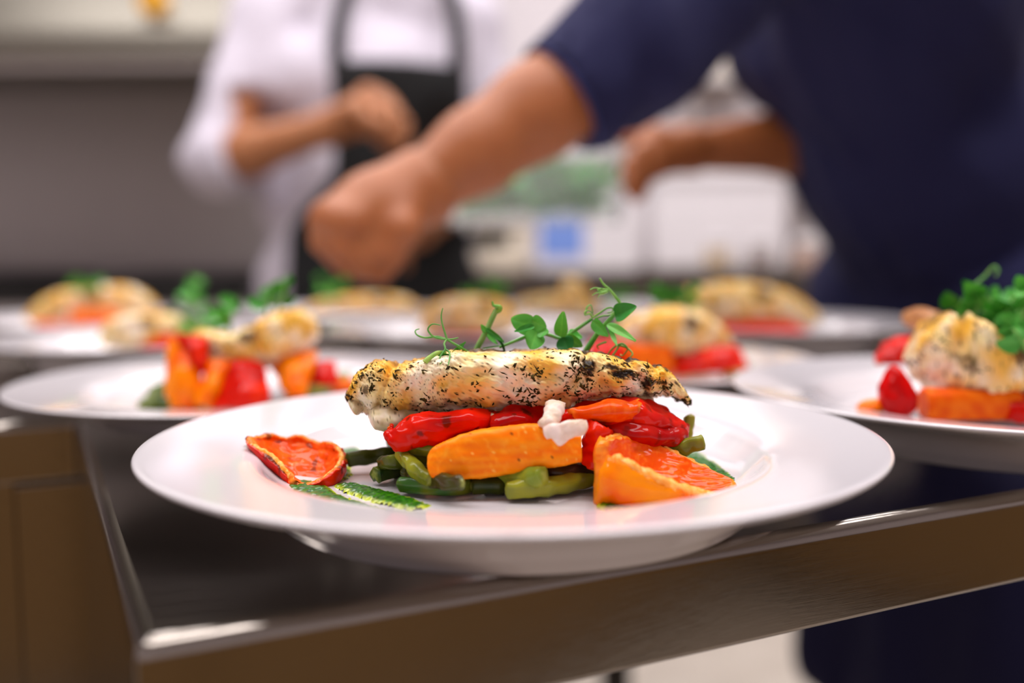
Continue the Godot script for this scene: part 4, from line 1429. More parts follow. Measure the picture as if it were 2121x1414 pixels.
	# --- the orange wedge in front
	var wedge := pepper("pepper_wedge", grid([
		[[1250, 908, 0.367], [1236, 926, 0.364], [1232, 1030, 0.358], [1240, 986, 0.354], [1266, 946, 0.356]],
		[[1290, 903, 0.377], [1296, 945, 0.375], [1296, 1047, 0.361], [1284, 1006, 0.3505], [1288, 958, 0.352]],
		[[1345, 918, 0.384], [1346, 962, 0.378], [1346, 1047, 0.362], [1336, 1024, 0.3505], [1332, 983, 0.351]],
		[[1405, 946, 0.385], [1405, 988, 0.378], [1404, 1045, 0.363], [1394, 1036, 0.353], [1392, 1008, 0.352]],
		[[1465, 978, 0.383], [1466, 1006, 0.377], [1465, 1040, 0.366], [1458, 1041, 0.358], [1452, 1028, 0.356]],
		[[1524, 1014, 0.376], [1525, 1020, 0.373], [1526, 1028, 0.369], [1524, 1030, 0.366], [1520, 1028, 0.365]]]), 0.0066, 1, "orange", "large hollow orange pepper wedge lying open" + on, 0.0, 100, 84, 0.07)
	# --- the curled piece on the other side
	var curl := pepper("pepper_wedge", grid([
		[[508, 912, 0.407], [509, 915, 0.405], [512, 919, 0.402], [511, 918, 0.400], [509, 914, 0.400]],
		[[556, 897, 0.419], [554, 922, 0.417], [566, 964, 0.401], [564, 962, 0.393], [560, 944, 0.392]],
		[[592, 906, 0.423], [596, 935, 0.420], [604, 990, 0.400], [598, 994, 0.388], [592, 976, 0.387]],
		[[618, 899, 0.424], [624, 935, 0.420], [628, 1000, 0.399], [622, 1010, 0.386], [612, 1006, 0.384]],
		[[660, 914, 0.421], [664, 945, 0.417], [670, 995, 0.400], [672, 1008, 0.387], [664, 992, 0.385]],
		[[690, 915, 0.416], [694, 940, 0.412], [698, 975, 0.402], [700, 988, 0.392], [694, 970, 0.390]],
		[[708, 938, 0.408], [709, 945, 0.406], [710, 955, 0.403], [709, 962, 0.400], [707, 955, 0.400]]]), 0.0034, 1, "flame", "curled charred red pepper piece lying apart beside the green sauce", 0.85, 90, 72, 0.07)

	for e in [[[[1262, 950, 0.3555], [1288, 956, 0.352], [1332, 981, 0.351], [1392, 1007, 0.352], [1452, 1028, 0.356], [1500, 1032, 0.362], [1522, 1026, 0.366]], 0.0024, wedge], [[[1252, 912, 0.366], [1290, 905, 0.377], [1345, 920, 0.384], [1405, 947, 0.385], [1465, 979, 0.383], [1500, 1000, 0.379], [1522, 1016, 0.374]], 0.0019, wedge],
			[[[511, 916, 0.401], [560, 944, 0.393], [590, 974, 0.388], [606, 998, 0.386]], 0.0012, curl], [[[690, 918, 0.4155], [706, 938, 0.407], [706, 956, 0.400], [694, 972, 0.391], [666, 992, 0.386]], 0.0011, curl]]:
		var path := []
		for q in e[0]: path.append(P(q[0], q[1], q[2]))
		var rl := func(a: float, w: float, p: Vector3) -> Color: return S(250, 150, 44).lerp(S(252, 186, 104), clampf(0.4 + 1.4 * n3(p, 420.0), 0.0, 1.0))
		var rd := func(a: float, w: float, p: Vector3, off: Vector3) -> float: return e[1] * (0.35 * n1(p, 260.0) + 0.18 * n1(p, 700.0) - 0.7 * pow(absf(a - 0.5) * 2.0, 6.0))
		part("flesh_rim", tube(path, [e[1] * 0.8, e[1], e[1], e[1] * 0.7], 70, 14, rl, rd), M.pepper, e[2], "", "pale orange cut flesh")

	# --- green sauce
	var sauces := [
		[[[578, 1018], [596, 998], [640, 996], [680, 1010], [700, 1026], [750, 1042], [800, 1055], [740, 1056], [680, 1050], [625, 1042], [590, 1030]], "dark green herb sauce smear under the curled pepper piece"],
		[[[690, 1004], [735, 1001], [790, 1015], [850, 1032], [894, 1049], [852, 1056], [785, 1042], [722, 1022]], "bright green herb sauce streak pointing at the carrot"],
		[[[1400, 930], [1450, 938], [1496, 970], [1530, 996], [1538, 1012], [1516, 1020], [1478, 1000], [1430, 972]], "dark green herb sauce smear behind the orange pepper wedge"],
		[[[1236, 1044], [1290, 1036], [1370, 1026], [1424, 1036], [1400, 1050], [1330, 1054], [1250, 1056]], "dark green herb sauce under the orange pepper wedge"],
		[[[700, 934], [740, 926], [756, 936], [742, 952], [712, 956]], "thin green sauce spot behind the dark green bean"],
		[[[706, 968], [722, 966], [728, 984], [712, 994], [702, 984]], "small green sauce drip between curled pepper and beans"]]
	for s in sauces:
		tag(part("herb_sauce", sauce_mesh(s[0], FL - 0.0004, 0.0014), M.sauce), s[1], "sauce")

	# --- the fish
	var st := [[721, 814, 824, 0.005, 0.408], [731, 796, 842, 0.010, 0.409], [748, 768, 850, 0.016, 0.410], [775, 753, 858, 0.021, 0.411], [805, 750, 864, 0.024, 0.412], [845, 752, 863, 0.027, 0.413], [880, 747, 862, 0.029, 0.414],
		[905, 736, 860, 0.031, 0.415], [950, 730, 860, 0.032, 0.416], [1040, 732, 864, 0.033, 0.416], [1100, 731, 861, 0.033, 0.416], [1170, 728, 853, 0.033, 0.416], [1210, 730, 845, 0.032, 0.415], [1260, 741, 837, 0.030, 0.414],
		[1310, 748, 829, 0.026, 0.413], [1350, 757, 821, 0.020, 0.412], [1385, 772, 819, 0.014, 0.411], [1410, 800, 826, 0.008, 0.410], [1428, 827, 833, 0.003, 0.409]]
	var patches := [[0.660, 0.35, 0.018, 0.30, 1.0], [0.742, 0.22, 0.034, 0.20, 1.0], [0.800, -0.18, 0.018, 0.34, 1.0], [0.715, 0.45, 0.020, 0.10, 0.9], 
		[0.75, 0.95, 0.16, 0.10, 0.9], [0.44, 0.97, 0.10, 0.05, 0.8], [0.16, -0.05, 0.012, 0.24, 0.7], [0.845, -0.1, 0.03, 0.12, 0.8], [0.905, 0.3, 0.015, 0.15, 0.8]]
	var creases := [[0.225, 0.035, 0.010, 0.0032], [0.055, 0.02, 0.008, 0.0022], [0.625, 0.05, 0.012, 0.0020], [0.690, -0.04, 0.010, 0.0026], [0.780, -0.03, 0.009, 0.0028], [0.845, -0.02, 0.010, 0.0022], [0.35, 0.06, 0.02, 0.0010]]
	var fish := thing("fish_fillet", "herb crusted baked fish fillet on top of the vegetable stack" + on, "fish")
	var fm := fish_mesh(st, 360, 150, patches, creases, 0.55)
	part("fillet", fm[0], M.fish, fish)
	var x0: float = P(721, 800, 0.41).x
	var x1: float = P(1428, 800, 0.41).x
	var keep := func(p: Vector3, n: Vector3) -> float:
		if n.z < -0.3: return 0.0
		var k := 0.8 * n1(p, 48.0) + 1.0 * n1(p + Vector3(2, 2, 2), 130.0) + 0.8 * n1(p + Vector3(6, 2, 2), 330.0)
		var f := (p.x - x0) / (x1 - x0)
		if f > 0.55: k += 0.18
		k += 0.55 * exp(-pow((f - 0.47) / 0.07, 2.0)) * clampf(n.z, 0.0, 1.0) + 0.40 * exp(-pow((f - 0.62) / 0.05, 2.0)) * clampf(n.z, 0.0, 1.0)
		k += 0.35 * exp(-pow((f - 0.14) / 0.05, 2.0)) * clampf(n.z, 0.0, 1.0)
		if n.y < 0.0: k += 0.22
		return clampf(k * 1.8 - 0.45, 0.010, 1.0) * (0.55 if n.y > 0.7 else 1.0)
	part("herb_crumb", herb_flakes(fm[0], 1300, keep, 0.0020, 17), M.herb, fish, "stuff", "dark dried herb flakes")
	# pale underside and frayed bits
	var pale := func(a: float, w: float, p: Vector3) -> Color:
		return S(226, 208, 184).lerp(S(196, 178, 134), clampf(0.4 + n3(p, 150.0) * 1.2, 0.0, 1.0)).lerp(S(90, 76, 40), 0.8 if n1(p, 700.0) > 0.62 else 0.0)
	var rag := func(a: float, w: float, p: Vector3, off: Vector3) -> float:
		return 0.0012 * n1(p, 130.0) + 0.0003 * n3(p, 500.0)
	part("flake", blob([[766, 838, 866, 0.398], [780, 836, 884, 0.396], [810, 838, 890, 0.395], [840, 842, 884, 0.397], [870, 846, 868, 0.400]], 0.012, pale, rag), M.fish, fish, "", "pale flaky underside")
	part("flake", blob([[724, 826, 834, 0.402], [736, 828, 854, 0.400], [746, 836, 856, 0.400], [756, 836, 846, 0.402]], 0.007, pale, rag), M.fish, fish)
	part("flake", blob([[1286, 812, 826, 0.408], [1310, 812, 838, 0.406], [1334, 816, 846, 0.405], [1352, 826, 842, 0.406]], 0.010, pale, rag), M.fish, fish)
	part("flake", blob([[1010, 852, 862, 0.390], [1018, 856, 876, 0.386], [1032, 868, 884, 0.383], [1040, 876, 884, 0.382]], 0.003, pale, rag), M.fish, fish)
	var bright := func(a: float, w: float, p: Vector3) -> Color:
		return S(236, 214, 204).lerp(S(218, 190, 164), clampf(0.4 + n3(p, 200.0), 0.0, 1.0))
	var fl := func(a: float, b: float, side: int, e: float, p: Vector3) -> Color: return bright.call(a, b, p)
	var jag := func(a: float, b: float, p: Vector3) -> float: return 0.0007 * n1(p, 220.0) + 0.0002 * n3(p, 700.0)
	tag(part("fish_flake", sheet(grid([
		[[1134, 836, 0.379], [1130, 850, 0.372], [1124, 866, 0.366], [1114, 880, 0.3635]], [[1146, 832, 0.377], [1142, 850, 0.369], [1134, 868, 0.3645], [1126, 884, 0.362]],
		[[1158, 834, 0.377], [1154, 852, 0.369], [1146, 870, 0.3645], [1139, 882, 0.362]], [[1168, 838, 0.379], [1163, 854, 0.372], [1155, 872, 0.367], [1152, 889, 0.3640]]]), 0.0042, 30, 40, fl, jag, 0.3), M.fish), "narrow white fish flake hanging down over the carrot", "fish flake")
	tag(part("fish_flake", sheet(grid([
		[[1124, 888, 0.3600], [1127, 896, 0.3590], [1134, 908, 0.3590]], [[1142, 878, 0.3590], [1144, 894, 0.3572], [1146, 907, 0.3575]], [[1160, 879, 0.3590], [1160, 898, 0.3570], [1157, 921, 0.3580]],
		[[1178, 871, 0.3595], [1180, 892, 0.3575], [1176, 906, 0.3585]], [[1200, 870, 0.3605], [1202, 886, 0.3590], [1198, 901, 0.3595]], [[1213, 872, 0.3625], [1217, 881, 0.3615], [1210, 894, 0.3610]]]), 0.0040, 44, 30, fl, jag, 0.3), M.fish), "jagged white fish flake stuck on the end of the carrot", "fish flake")
	pea_shoots()


# a lump through [u, top, bottom, depth] stations
func blob(s: Array, deep: float, look, dent) -> ArrayMesh:
	var C := []; var A := []; var B := []
	for i in s.size():
		var hi := P(s[i][0], s[i][1], s[i][3]); var lo := P(s[i][0], s[i][2], s[i][3])
		var k := 0.45 if i == 0 or i == s.size() - 1 else 1.0
		C.append((hi + lo) / 2.0); A.append(Vector3(0, 0, deep * k)); B.append(Vector3(0, (hi.y - lo.y) / 2.0, 0))
	return loft(C, A, B, 48, 32, 2.0, look, dent, false)


func pea_shoots() -> void:
	var g := S(112, 204, 92); var g2 := S(144, 220, 116); var g3 := S(76, 162, 70)
	var sg := Color(0.12, 0.40, 0.08)
	# 1: a tendril sprig
	var t := thing("pea_shoot", "wispy pea shoot of curling tendrils on the thick end of the fish", "pea shoot")
	var z := 0.394
	stem([[980, 736, 0.404], [955, 720, z], [926, 703, z]], 0.0006, 0.0005, t, "stem", sg)
	var td := [
		[[926, 703], [920, 684], [915, 666], [914, 652], [917, 638]], [[926, 703], [900, 698], [888, 687], [887, 679], [896, 671], [912, 673]],
		[[926, 703], [905, 697], [881, 699], [865, 694], [860, 687], [862, 683], [868, 681]], [[924, 703], [938, 702], [949, 699]],
		[[925, 703], [920, 712], [922, 723], [913, 736], [910, 747], [912, 753], [915, 750]], [[921, 722], [931, 730], [931, 744], [928, 756]]]
	var zz := [0.396, 0.390, 0.400, 0.394, 0.382, 0.380]
	for i in td.size():
		var pts := []
		for k in td[i].size(): pts.append([td[i][k][0], td[i][k][1], lerpf(z, zz[i], float(k) / (td[i].size() - 1))])
		stem(pts, 0.00045, 0.00022, t, "tendril", sg, td[i].size() * 8)
	stem([[880, 750, 0.386], [888, 742, 0.387], [905, 731, 0.390], [922, 730, 0.394]], 0.0012, 0.0008, t, "stem", Color(0.26, 0.52, 0.09))
	leaf([905, 732, 0.391], [940, 736, 0.392], 9, 0.6, t, g3, 0.5)
	leaf([936, 734, 0.396], [962, 708, 0.400], 11, 0.4, t, g3, 0.4)
	# 2: an upright cut stem
	t = thing("pea_shoot", "pea shoot with a thick cut stem standing upright on the fish", "pea shoot")
	z = 0.412
	stem([[978, 742, z], [992, 714, z], [1007, 686, z], [1018, 662, z], [1028, 642, z]], 0.0013, 0.0011, t, "stem", Color(0.20, 0.46, 0.12), 30)
	stem([[1027, 644, z], [1034, 641, z], [1035, 636, z - 0.001], [1030, 634, z - 0.001], [1022, 632, z], [1020, 624, z]], 0.0014, 0.0004, t, "bud", Color(0.20, 0.50, 0.08), 24)
	leaf([1006, 688, z - 0.002], [996, 672, z - 0.003], 12, 0.3, t, g)
	leaf([1008, 681, z - 0.002], [1046, 707, z - 0.006], 13, 0.4, t, g3, 0.4)
	leaf([1010, 692, z - 0.002], [1030, 714, z - 0.004], 11, -0.3, t, g)
	stem([[1030, 700, z - 0.004], [1040, 712, z - 0.004], [1044, 724, z - 0.002], [1045, 734, z]], 0.0006, 0.0005, t, "stem", S(40, 110, 46))
	stem([[1000, 722, z], [1020, 719, z], [1040, 716, z]], 0.0003, 0.0003, t, "tendril", sg)
	# 3: the leafy one
	t = thing("pea_shoot", "leafy pea shoot with round leaves leaning over the middle of the fish", "pea shoot")
	z = 0.410
	stem([[1034, 719, z], [1060, 709, z], [1085, 698, z], [1110, 687, z], [1140, 694, z], [1164, 700, z], [1195, 681, z], [1227, 660, z]], 0.0007, 0.0007, t, "stem", sg, 40)
	stem([[1207, 736, z + 0.006], [1224, 711, z + 0.004], [1241, 686, z + 0.002], [1260, 665, z], [1272, 651, z], [1284, 631, z], [1275, 615, z], [1263, 600, z], [1250, 588, z], [1242, 576, z]], 0.0013, 0.0004, t, "stem", Color(0.18, 0.50, 0.10), 60)
	leaf([1114, 682, z - 0.001], [1058, 660, z - 0.004], 44, 0.1, t, g, 0.15, 0.05, 0.85)
	leaf([1100, 664, z - 0.0015], [1132, 678, z - 0.003], 34, 0.2, t, g, 0.2, 0.05, 0.6)
	leaf([1106, 676, z - 0.005], [1066, 690, z - 0.007], 15, 0.5, t, g3, 0.8, 0.2)
	leaf([1112, 686, z - 0.002], [1098, 724, z - 0.006], 44, -0.2, t, g, 0.25, 0.1, 0.75)
	leaf([1114, 688, z - 0.002], [1137, 688, z - 0.004], 24, -0.5, t, g, 0.2)
	leaf([1161, 697, z - 0.001], [1168, 644, z - 0.006], 30, -0.25, t, g, 0.35, 0.08)
	leaf([1166, 698, z - 0.002], [1180, 730, z - 0.006], 40, 0.2, t, S(44, 122, 52), 0.25, 0.1, 0.8)
	leaf([1170, 695, z], [1206, 716, z + 0.002], 28, 0.5, t, g2, 0.3)
	leaf([1176, 690, z + 0.002], [1204, 700, z + 0.004], 22, -0.5, t, g, 0.3)
	leaf([1275, 655, z - 0.001], [1316, 634, z - 0.006], 38, -0.35, t, S(70, 160, 66), 0.55, -0.12, 0.6)
	leaf([1228, 664, z - 0.002], [1262, 696, z - 0.006], 26, 0.4, t, g, 0.4)
	leaf([1258, 672, z - 0.002], [1316, 704, z - 0.010], 19, -0.3, t, g2, 0.5, -0.10)
	leaf([1262, 676, z - 0.002], [1280, 718, z - 0.008], 11, 0.3, t, g2, 0.3)
	var curls := [
		[[1227, 659], [1222, 650], [1212, 652], [1212, 645], [1220, 643], [1226, 648], [1230, 655]], [[1228, 658], [1245, 646], [1258, 638], [1268, 638], [1268, 645], [1258, 647]],
		[[1232, 661], [1248, 654], [1262, 652], [1271, 646]], [[1278, 714], [1266, 724], [1258, 736], [1256, 742]], [[1278, 714], [1294, 718], [1306, 726], [1310, 734], [1302, 742], [1294, 748]],
		[[1282, 716], [1276, 726], [1270, 734], [1264, 740], [1272, 734]], [[1280, 714], [1290, 712], [1300, 722], [1290, 736], [1285, 734]], [[1256, 708], [1244, 712], [1237, 716], [1240, 722]],
		[[1260, 600], [1244, 598], [1232, 596], [1222, 600]], [[1260, 602], [1246, 603], [1238, 600], [1248, 597]], [[1258, 603], [1246, 606], [1236, 606], [1227, 611]], [[1259, 604], [1250, 608], [1242, 610], [1239, 616]], [[1212, 652], [1216, 636], [1224, 632], [1228, 648]]]
	for i in curls.size():
		var pts := []
		for k in curls[i].size(): pts.append([curls[i][k][0], curls[i][k][1], z - 0.002 - 0.006 * sin(1.3 * i + 0.8 * k) * float(k) / curls[i].size()])
		stem(pts, 0.00042, 0.00022, t, "tendril", Color(0.20, 0.50, 0.10), curls[i].size() * 7)


# ---------------------------------------------------------------- the other dishes
func fishq(st: Array, z: float, deep: float, label: String, sd: int, browned := 0.4, flakes := 120) -> void:
	var s2 := []
	for s in st:
		var k: float = sin(PI * clampf((s[0] - st[0][0]) / float(st[-1][0] - st[0][0]), 0.04, 0.96))
		s2.append([s[0], s[1], s[2], deep * pow(k, 0.6), z])
	var t := thing("fish_fillet", label, "fish")
	var patches := [[0.62, 0.35, 0.05, 0.30, 0.7], [0.35, -0.2, 0.05, 0.2, 0.5], [0.5, 0.97, 0.3, 0.08, 0.6]]
	var m := fish_mesh(s2, 110, 56, patches, [[0.3, 0.05, 0.02, 0.003], [0.66, -0.04, 0.02, 0.003]], browned)
	part("fillet", m[0], M.fish, t)
	var keep := func(p: Vector3, n: Vector3) -> float:
		return 0.0 if n.z < -0.2 else clampf(0.2 + n1(p, 60.0), 0.02, 1.0)
	part("herb_crumb", herb_flakes(m[0], flakes, keep, 0.0020, sd), M.herb, t, "stuff", "dark dried herb flakes")


# four corners [u, v] top left, top right, bottom left, bottom right; bulge towards the viewer's side
func pepq(q: Array, z_top: float, z_low: float, bulge: float, style: String, label: String, burnt := 0.4, outer := -1) -> void:
	var G := []
	for i in 5:
		var f := i / 4.0
		var col := []
		for j in 4:
			var g := j / 3.0
			var a := Vector2(q[0][0], q[0][1]).lerp(Vector2(q[1][0], q[1][1]), f)
			var b := Vector2(q[2][0], q[2][1]).lerp(Vector2(q[3][0], q[3][1]), f)
			var m := a.lerp(b, g)
			col.append(P(m.x, m.y, lerpf(z_top, z_low, g) - bulge * sin(PI * f) * sin(PI * (0.15 + 0.7 * g))))
		G.append(col)
	pepper("pepper_strip", G, 0.004, outer, style, label, burnt, 32, 28)


func carrotq(u0: float, u1: float, v0: float, v1: float, z: float, label: String) -> void:
	var C := []; var A := []; var B := []
	for f in [0.0, 0.04, 0.2, 0.5, 0.8, 0.97, 1.0]:
		var k: float = 0.80 if f == 0.0 or f == 1.0 else 1.0
		var u := lerpf(u0, u1, f)
		var hi := P(u, v0, z); var lo := P(u, v1, z)
		C.append((hi + lo) / 2.0); A.append(Vector3(0, 0, 0.009 * k)); B.append(Vector3(0, (hi.y - lo.y) / 2.0 * k, 0))
	var look := func(a: float, w: float, p: Vector3) -> Color:
		return S(240, 112, 14).lerp(S(226, 84, 8), clampf(0.5 + n1(p, 120.0), 0.0, 1.0))
	tag(part("carrot_baton", loft(C, A, B, 40, 28, 3.4, look), M.carrot), label, "carrot")


# a loose tuft of pea shoots rising from a pixel
func sprig(u: float, v: float, z: float, wide: float, tall: float, stems: int, sd: int, label: String) -> void:
	rng.seed = sd
	var t := thing("pea_shoot", label, "pea shoot")
	for i in stems:
		var bu := u + rng.randf_range(-0.35, 0.35) * wide
		var tu := u + rng.randf_range(-0.5, 0.5) * wide
		var tv := v - tall * rng.randf_range(0.55, 1.0)
		var bz := z + rng.randf_range(-0.02, 0.02)
		var mu := (bu + tu) / 2.0 + rng.randf_range(-0.12, 0.12) * wide
		var mv := lerpf(v, tv, 0.55)
		stem([[bu, v, bz], [mu, mv, bz - 0.004], [tu, tv, bz]], 0.0011, 0.0006, t, "stem", Color(0.16, 0.46, 0.09), 14)
		for k in (4 if z < 0.6 else 3):
			var f := 0.34 + 0.22 * k
			var p := Vector2(bu, v).lerp(Vector2(mu, mv), minf(f * 2.0, 1.0)) if f < 0.5 else Vector2(mu, mv).lerp(Vector2(tu, tv), f * 2.0 - 1.0)
			var a := rng.randf() * TAU
			var l := rng.randf_range(0.008, 0.015) * FPX / z
			var g := S(60, 150, 56).lerp(S(112, 200, 84), rng.randf())
			leaf([p.x, p.y, bz], [p.x + cos(a) * l, p.y - absf(sin(a)) * l * 0.7 + 3, bz - rng.randf_range(-0.008, 0.012)], l * 0.72, rng.randf_range(-0.7, 0.7), t, g, 0.3, 0.1, 0.65, 8)


func make_other_dishes() -> void:
	var lv := func(k: float) -> float: return TY + 0.0128 * k
	var dk := S(58, 74, 26); var md := S(92, 108, 38); var lt := S(140, 146, 56)
	# ---- corner plate
	var on := " on the corner plate"
	fishq([[398, 702, 732], [412, 688, 742], [440, 684, 746], [470, 690, 748], [500, 692, 760], [540, 672, 762], [585, 650, 752], [625, 642, 730], [655, 660, 700]], 0.628, 0.030, "thick pale fish fillet heaped over peppers" + on, 51, 0.2)
	pepq([[352, 702], [412, 698], [342, 846], [418, 850]], 0.612, 0.592, 0.012, "orange", "upright orange pepper piece leaning" + on, 0.1)
	pepq([[366, 690], [428, 704], [392, 770], [436, 776]], 0.606, 0.600, 0.008, "flame", "orange red pepper piece under the fish" + on, 0.2)
	pepq([[430, 748], [478, 744], [404, 838], [440, 850]], 0.602, 0.586, 0.008, "orange", "curved orange pepper strip fanned out" + on, 0.1)
	pepq([[474, 748], [546, 752], [436, 848], [560, 842]], 0.606, 0.584, 0.014, "red", "broad red pepper piece spread like a fan" + on, 0.2)
	pepq([[508, 796], [556, 800], [506, 840], [560, 838]], 0.590, 0.583, 0.008, "flame", "small orange red pepper tip" + on, 0.0)
	pepq([[548, 742], [660, 726], [600, 822], [628, 820]], 0.626, 0.598, 0.010, "orange", "wide orange pepper piece on the open side" + on, 0.1)
	pepq([[636, 748], [690, 752], [640, 796], [700, 798]], 0.632, 0.618, 0.008, "red", "red pepper end sticking out" + on, 0.2)
	carrotq(690, 742, 786, 814, 0.640, "short carrot end lying flat" + on)
	for i in 4:
		bean([PY(288 + i * 10, 842 - i * 12, lv.call(0.74) + 0.004), PY(320 + i * 8, 838 - i * 13, lv.call(0.74) + 0.004), PY(352 + i * 6, 832 - i * 12, lv.call(0.74) + 0.006), PY(380, 822 - i * 8, lv.call(0.74) + 0.006)], 0.0042, dk, md, "dark green bean at the edge of the heap" + on, "beans on the corner plate", 18)
	for i in 3:
		bean([PY(588 + i * 8, 822 - i * 12, lv.call(0.74) + 0.004), PY(640, 816 - i * 12, lv.call(0.74) + 0.004), PY(690, 800 - i * 8, lv.call(0.74) + 0.004), PY(724, 790 - i * 6, lv.call(0.74) + 0.004)], 0.0042, md, lt, "olive bean lying below the orange pepper" + on, "olive beans on the corner plate", 18)
	sprig(566, 662, 0.640, 70, 96, 3, 61, "tuft of thin pea shoots on the fish" + on)
	sprig(482, 690, 0.640, 40, 84, 2, 62, "small pea shoot tuft on the thin end of the fish" + on)
	# ---- plate with the upright red tip
	on = " on the red tip plate"
	fishq([[1886, 726, 744], [1896, 694, 768], [1920, 664, 792], [1955, 650, 818], [1995, 664, 836], [2025, 690, 840], [2070, 700, 832], [2115, 706, 820], [2160, 716, 808], [2205, 742, 785]], 0.512, 0.034, "grilled pale fish fillet with a browned corner" + on, 52, 0.35, 200)
	tag(part("fish_flake", blob([[1878, 650, 672, 0.556], [1894, 640, 684, 0.552], [1920, 638, 690, 0.550], [1945, 648, 684, 0.552]], 0.016, func(a: float, w: float, p: Vector3) -> Color: return S(150, 96, 58).lerp(S(196, 140, 90), clampf(0.5 + n3(p, 120.0), 0.0, 1.0)), func(a: float, w: float, p: Vector3, o: Vector3) -> float: return 0.001 * n1(p, 200.0)), M.fish), "browned fish corner behind the fillet" + on, "fish flake")
	var tip := []; var ta := []; var tb := []
	for f in [[0.0, 0.55], [0.12, 0.86], [0.35, 1.0], [0.6, 0.86], [0.8, 0.60], [0.93, 0.36], [1.0, 0.14]]:
		var c := P(lerpf(1862, 1852, f[0]), lerpf(860, 756, f[0]), 0.492)
		tip.append(c); ta.append(Vector3(0.0097 * f[1], 0, 0)); tb.append(Vector3(0, 0, -0.0092 * f[1]))
	tag(part("pepper_tip", loft(tip, ta, tb, 40, 36, 2.0, func(a: float, w: float, p: Vector3) -> Color: return S(206, 8, 8).lerp(S(176, 6, 8), clampf(0.5 + n1(p, 120.0), 0.0, 1.0)), func(a: float, w: float, p: Vector3, o: Vector3) -> float: return 0.0008 * n1(p, 120.0), false), M.pepper), "upright shiny red pepper tip standing beside the carrot", "pepper")
	carrotq(1912, 2104, 804, 868, 0.492, "large orange carrot block under the fish" + on)
	pepq([[2066, 818], [2146, 826], [2084, 872], [2170, 872]], 0.498, 0.486, 0.012, "red", "red pepper piece beside the carrot block" + on, 0.1)
	pepq([[1828, 712], [1908, 694], [1812, 752], [1912, 754]], 0.560, 0.548, 0.012, "red", "flat red pepper piece behind the upright tip" + on, 0.2)
	pepq([[1784, 838], [1826, 832], [1770, 850], [1830, 852]], 0.502, 0.494, 0.004, "orange", "thin orange pepper sliver at the foot of the upright tip", 0.1)
	sprig(2070, 715, 0.512, 200, 130, 11, 63, "thick bunch of pea shoots piled on the fish" + on)
	sprig(2085, 730, 0.492, 130, 80, 6, 64, "pea shoots hanging over the front of the fish" + on)
	var t := thing("pea_shoot", "single pea tendril rising above the bunch" + on, "pea shoot")
	stem([[1985, 640, 0.520], [2010, 600, 0.520], [2040, 572, 0.520], [2058, 552, 0.518], [2068, 560, 0.516], [2062, 572, 0.516]], 0.0010, 0.0005, t, "stem", Color(0.20, 0.46, 0.12), 30)
	leaf([2010, 600, 0.520], [1992, 580, 0.516], 18, 0.3, t, S(70, 150, 70))
	# ---- plate behind
	on = " on the plate behind"
	fishq([[1268, 702, 716], [1284, 668, 728], [1325, 646, 738], [1380, 638, 745], [1430, 644, 752], [1482, 668, 752], [1514, 704, 736]], 0.728, 0.034, "rounded pale fish fillet resting on carrot" + on, 53, 0.15)
	carrotq(1296, 1392, 712, 778, 0.704, "orange carrot block under the fish" + on)
	pepq([[1388, 728], [1530, 716], [1396, 780], [1548, 764]], 0.712, 0.698, 0.012, "flame", "orange red pepper piece beside the carrot" + on, 0.1)
	pepq([[1226, 700], [1306, 716], [1212, 752], [1300, 770]], 0.712, 0.702, 0.012, "red", "red pepper piece under the thin end of the fish" + on, 0.2)
	bean([PY(1500, 778, lv.call(0.72) + 0.004), PY(1525, 770, lv.call(0.72) + 0.004), PY(1548, 760, lv.call(0.72) + 0.004)], 0.004, md, lt, "olive bean end beside the red pepper" + on, "", 14)
	sprig(1395, 648, 0.735, 120, 62, 6, 65, "tuft of pea shoots on the rounded fish" + on)
	# ---- farthest plate
	on = " on the farthest plate"
	fishq([[60, 656, 664], [84, 628, 671], [140, 606, 671], [210, 598, 665], [275, 594, 655], [320, 622, 641]], 1.135, 0.036, "long browned fish fillet" + on, 54, 0.5, 60)
	carrotq(150, 246, 642, 692, 1.07, "orange carrot block" + on)
	pepq([[70, 670], [150, 668], [62, 694], [156, 696]], 1.08, 1.06, 0.01, "flame", "orange pepper piece" + on)
	sprig(170, 606, 1.11, 120, 34, 5, 66, "flat tuft of pea shoots" + on)
	# ---- plate in the middle
	on = " on the plate beside the corner plate"
	fishq([[212, 700, 712], [232, 668, 722], [275, 655, 724], [330, 650, 722], [385, 656, 718], [420, 680, 708]], 0.868, 0.036, "yellowish fish fillet" + on, 55, 0.4, 60)
	pepq([[300, 690], [400, 690], [290, 722], [410, 722]], 0.852, 0.842, 0.01, "flame", "orange pepper piece below the fish" + on)
	sprig(396, 706, 0.850, 130, 74, 7, 67, "large bunch of pea shoots spilling over the fish" + on)
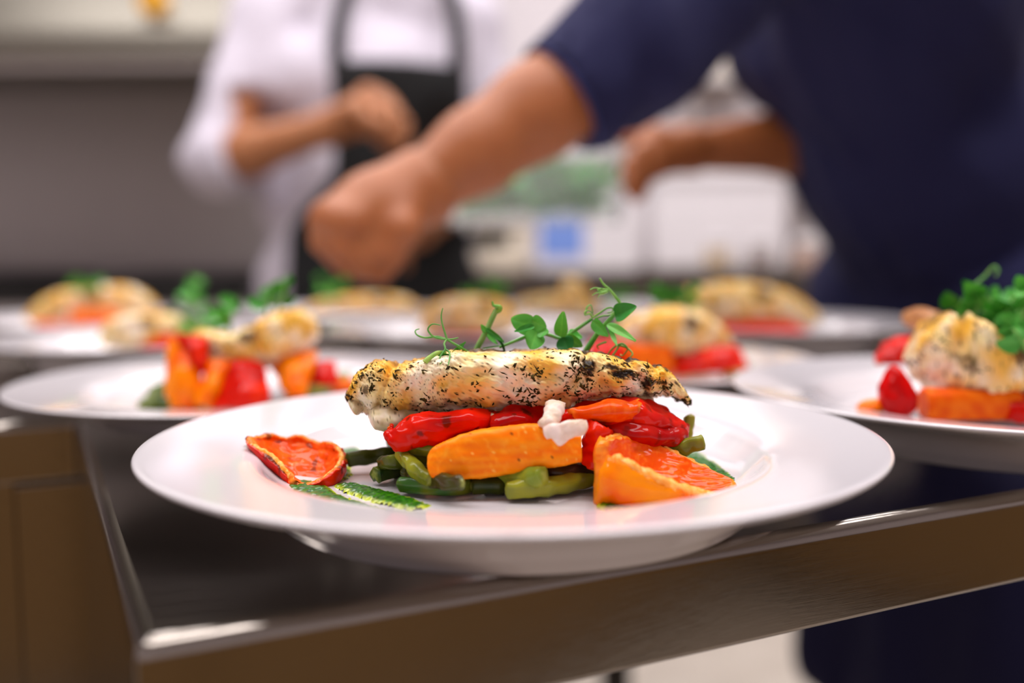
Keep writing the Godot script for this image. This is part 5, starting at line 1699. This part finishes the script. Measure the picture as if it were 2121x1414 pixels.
	sprig(396, 650, 0.870, 50, 90, 3, 68, "tall pea shoot standing up" + on)
	# ---- plate by the black apron
	on = " on the plate facing the black apron"
	fishq([[630, 642, 650], [660, 626, 647], [720, 616, 648], [790, 612, 648], [845, 618, 647], [874, 638, 646]], 1.236, 0.034, "browned fish fillet" + on, 56, 0.6, 60)
	pepq([[670, 664], [800, 664], [664, 682], [806, 684]], 1.19, 1.17, 0.01, "red", "red pepper piece" + on)
	sprig(692, 630, 1.21, 56, 66, 3, 69, "upright pea shoot" + on)
	# ---- plate below the hand
	on = " on the plate below the hand"
	fishq([[872, 664, 682], [890, 632, 696], [940, 618, 698], [1000, 616, 696], [1048, 626, 688], [1072, 650, 672]], 0.965, 0.040, "browned fish fillet" + on, 57, 0.6, 60)
	pepq([[890, 694], [1010, 690], [884, 716], [1020, 714]], 0.935, 0.925, 0.01, "red", "red pepper piece" + on)
	sprig(985, 622, 0.965, 150, 44, 6, 70, "flat tuft of pea shoots" + on)
	# ---- plate next to the navy cook
	on = " on the plate next to the navy cook"
	fishq([[1398, 626, 640], [1420, 598, 658], [1480, 588, 668], [1550, 590, 674], [1630, 610, 676], [1690, 646, 670]], 0.985, 0.042, "browned fish fillet" + on, 58, 0.6, 60)
	pepq([[1490, 664], [1640, 668], [1484, 690], [1690, 694]], 0.962, 0.950, 0.01, "flame", "orange red pepper piece" + on)
	sprig(1440, 620, 0.985, 110, 36, 4, 71, "flat tuft of pea shoots" + on)
	# ---- plate by the tub
	on = " on the plate facing the tub"
	fishq([[1062, 638, 646], [1084, 620, 647], [1130, 612, 649], [1180, 614, 649], [1225, 622, 647], [1250, 638, 646]], 1.255, 0.034, "browned fish fillet" + on, 59, 0.6, 60)
	fishq([[1164, 584, 600], [1174, 574, 622], [1192, 574, 642], [1212, 590, 656], [1232, 624, 660]], 1.225, 0.016, "narrow golden fish sliver standing on end" + on, 60, 0.1, 30)
	sprig(1276, 634, 1.24, 70, 48, 4, 72, "small tuft of pea shoots" + on)
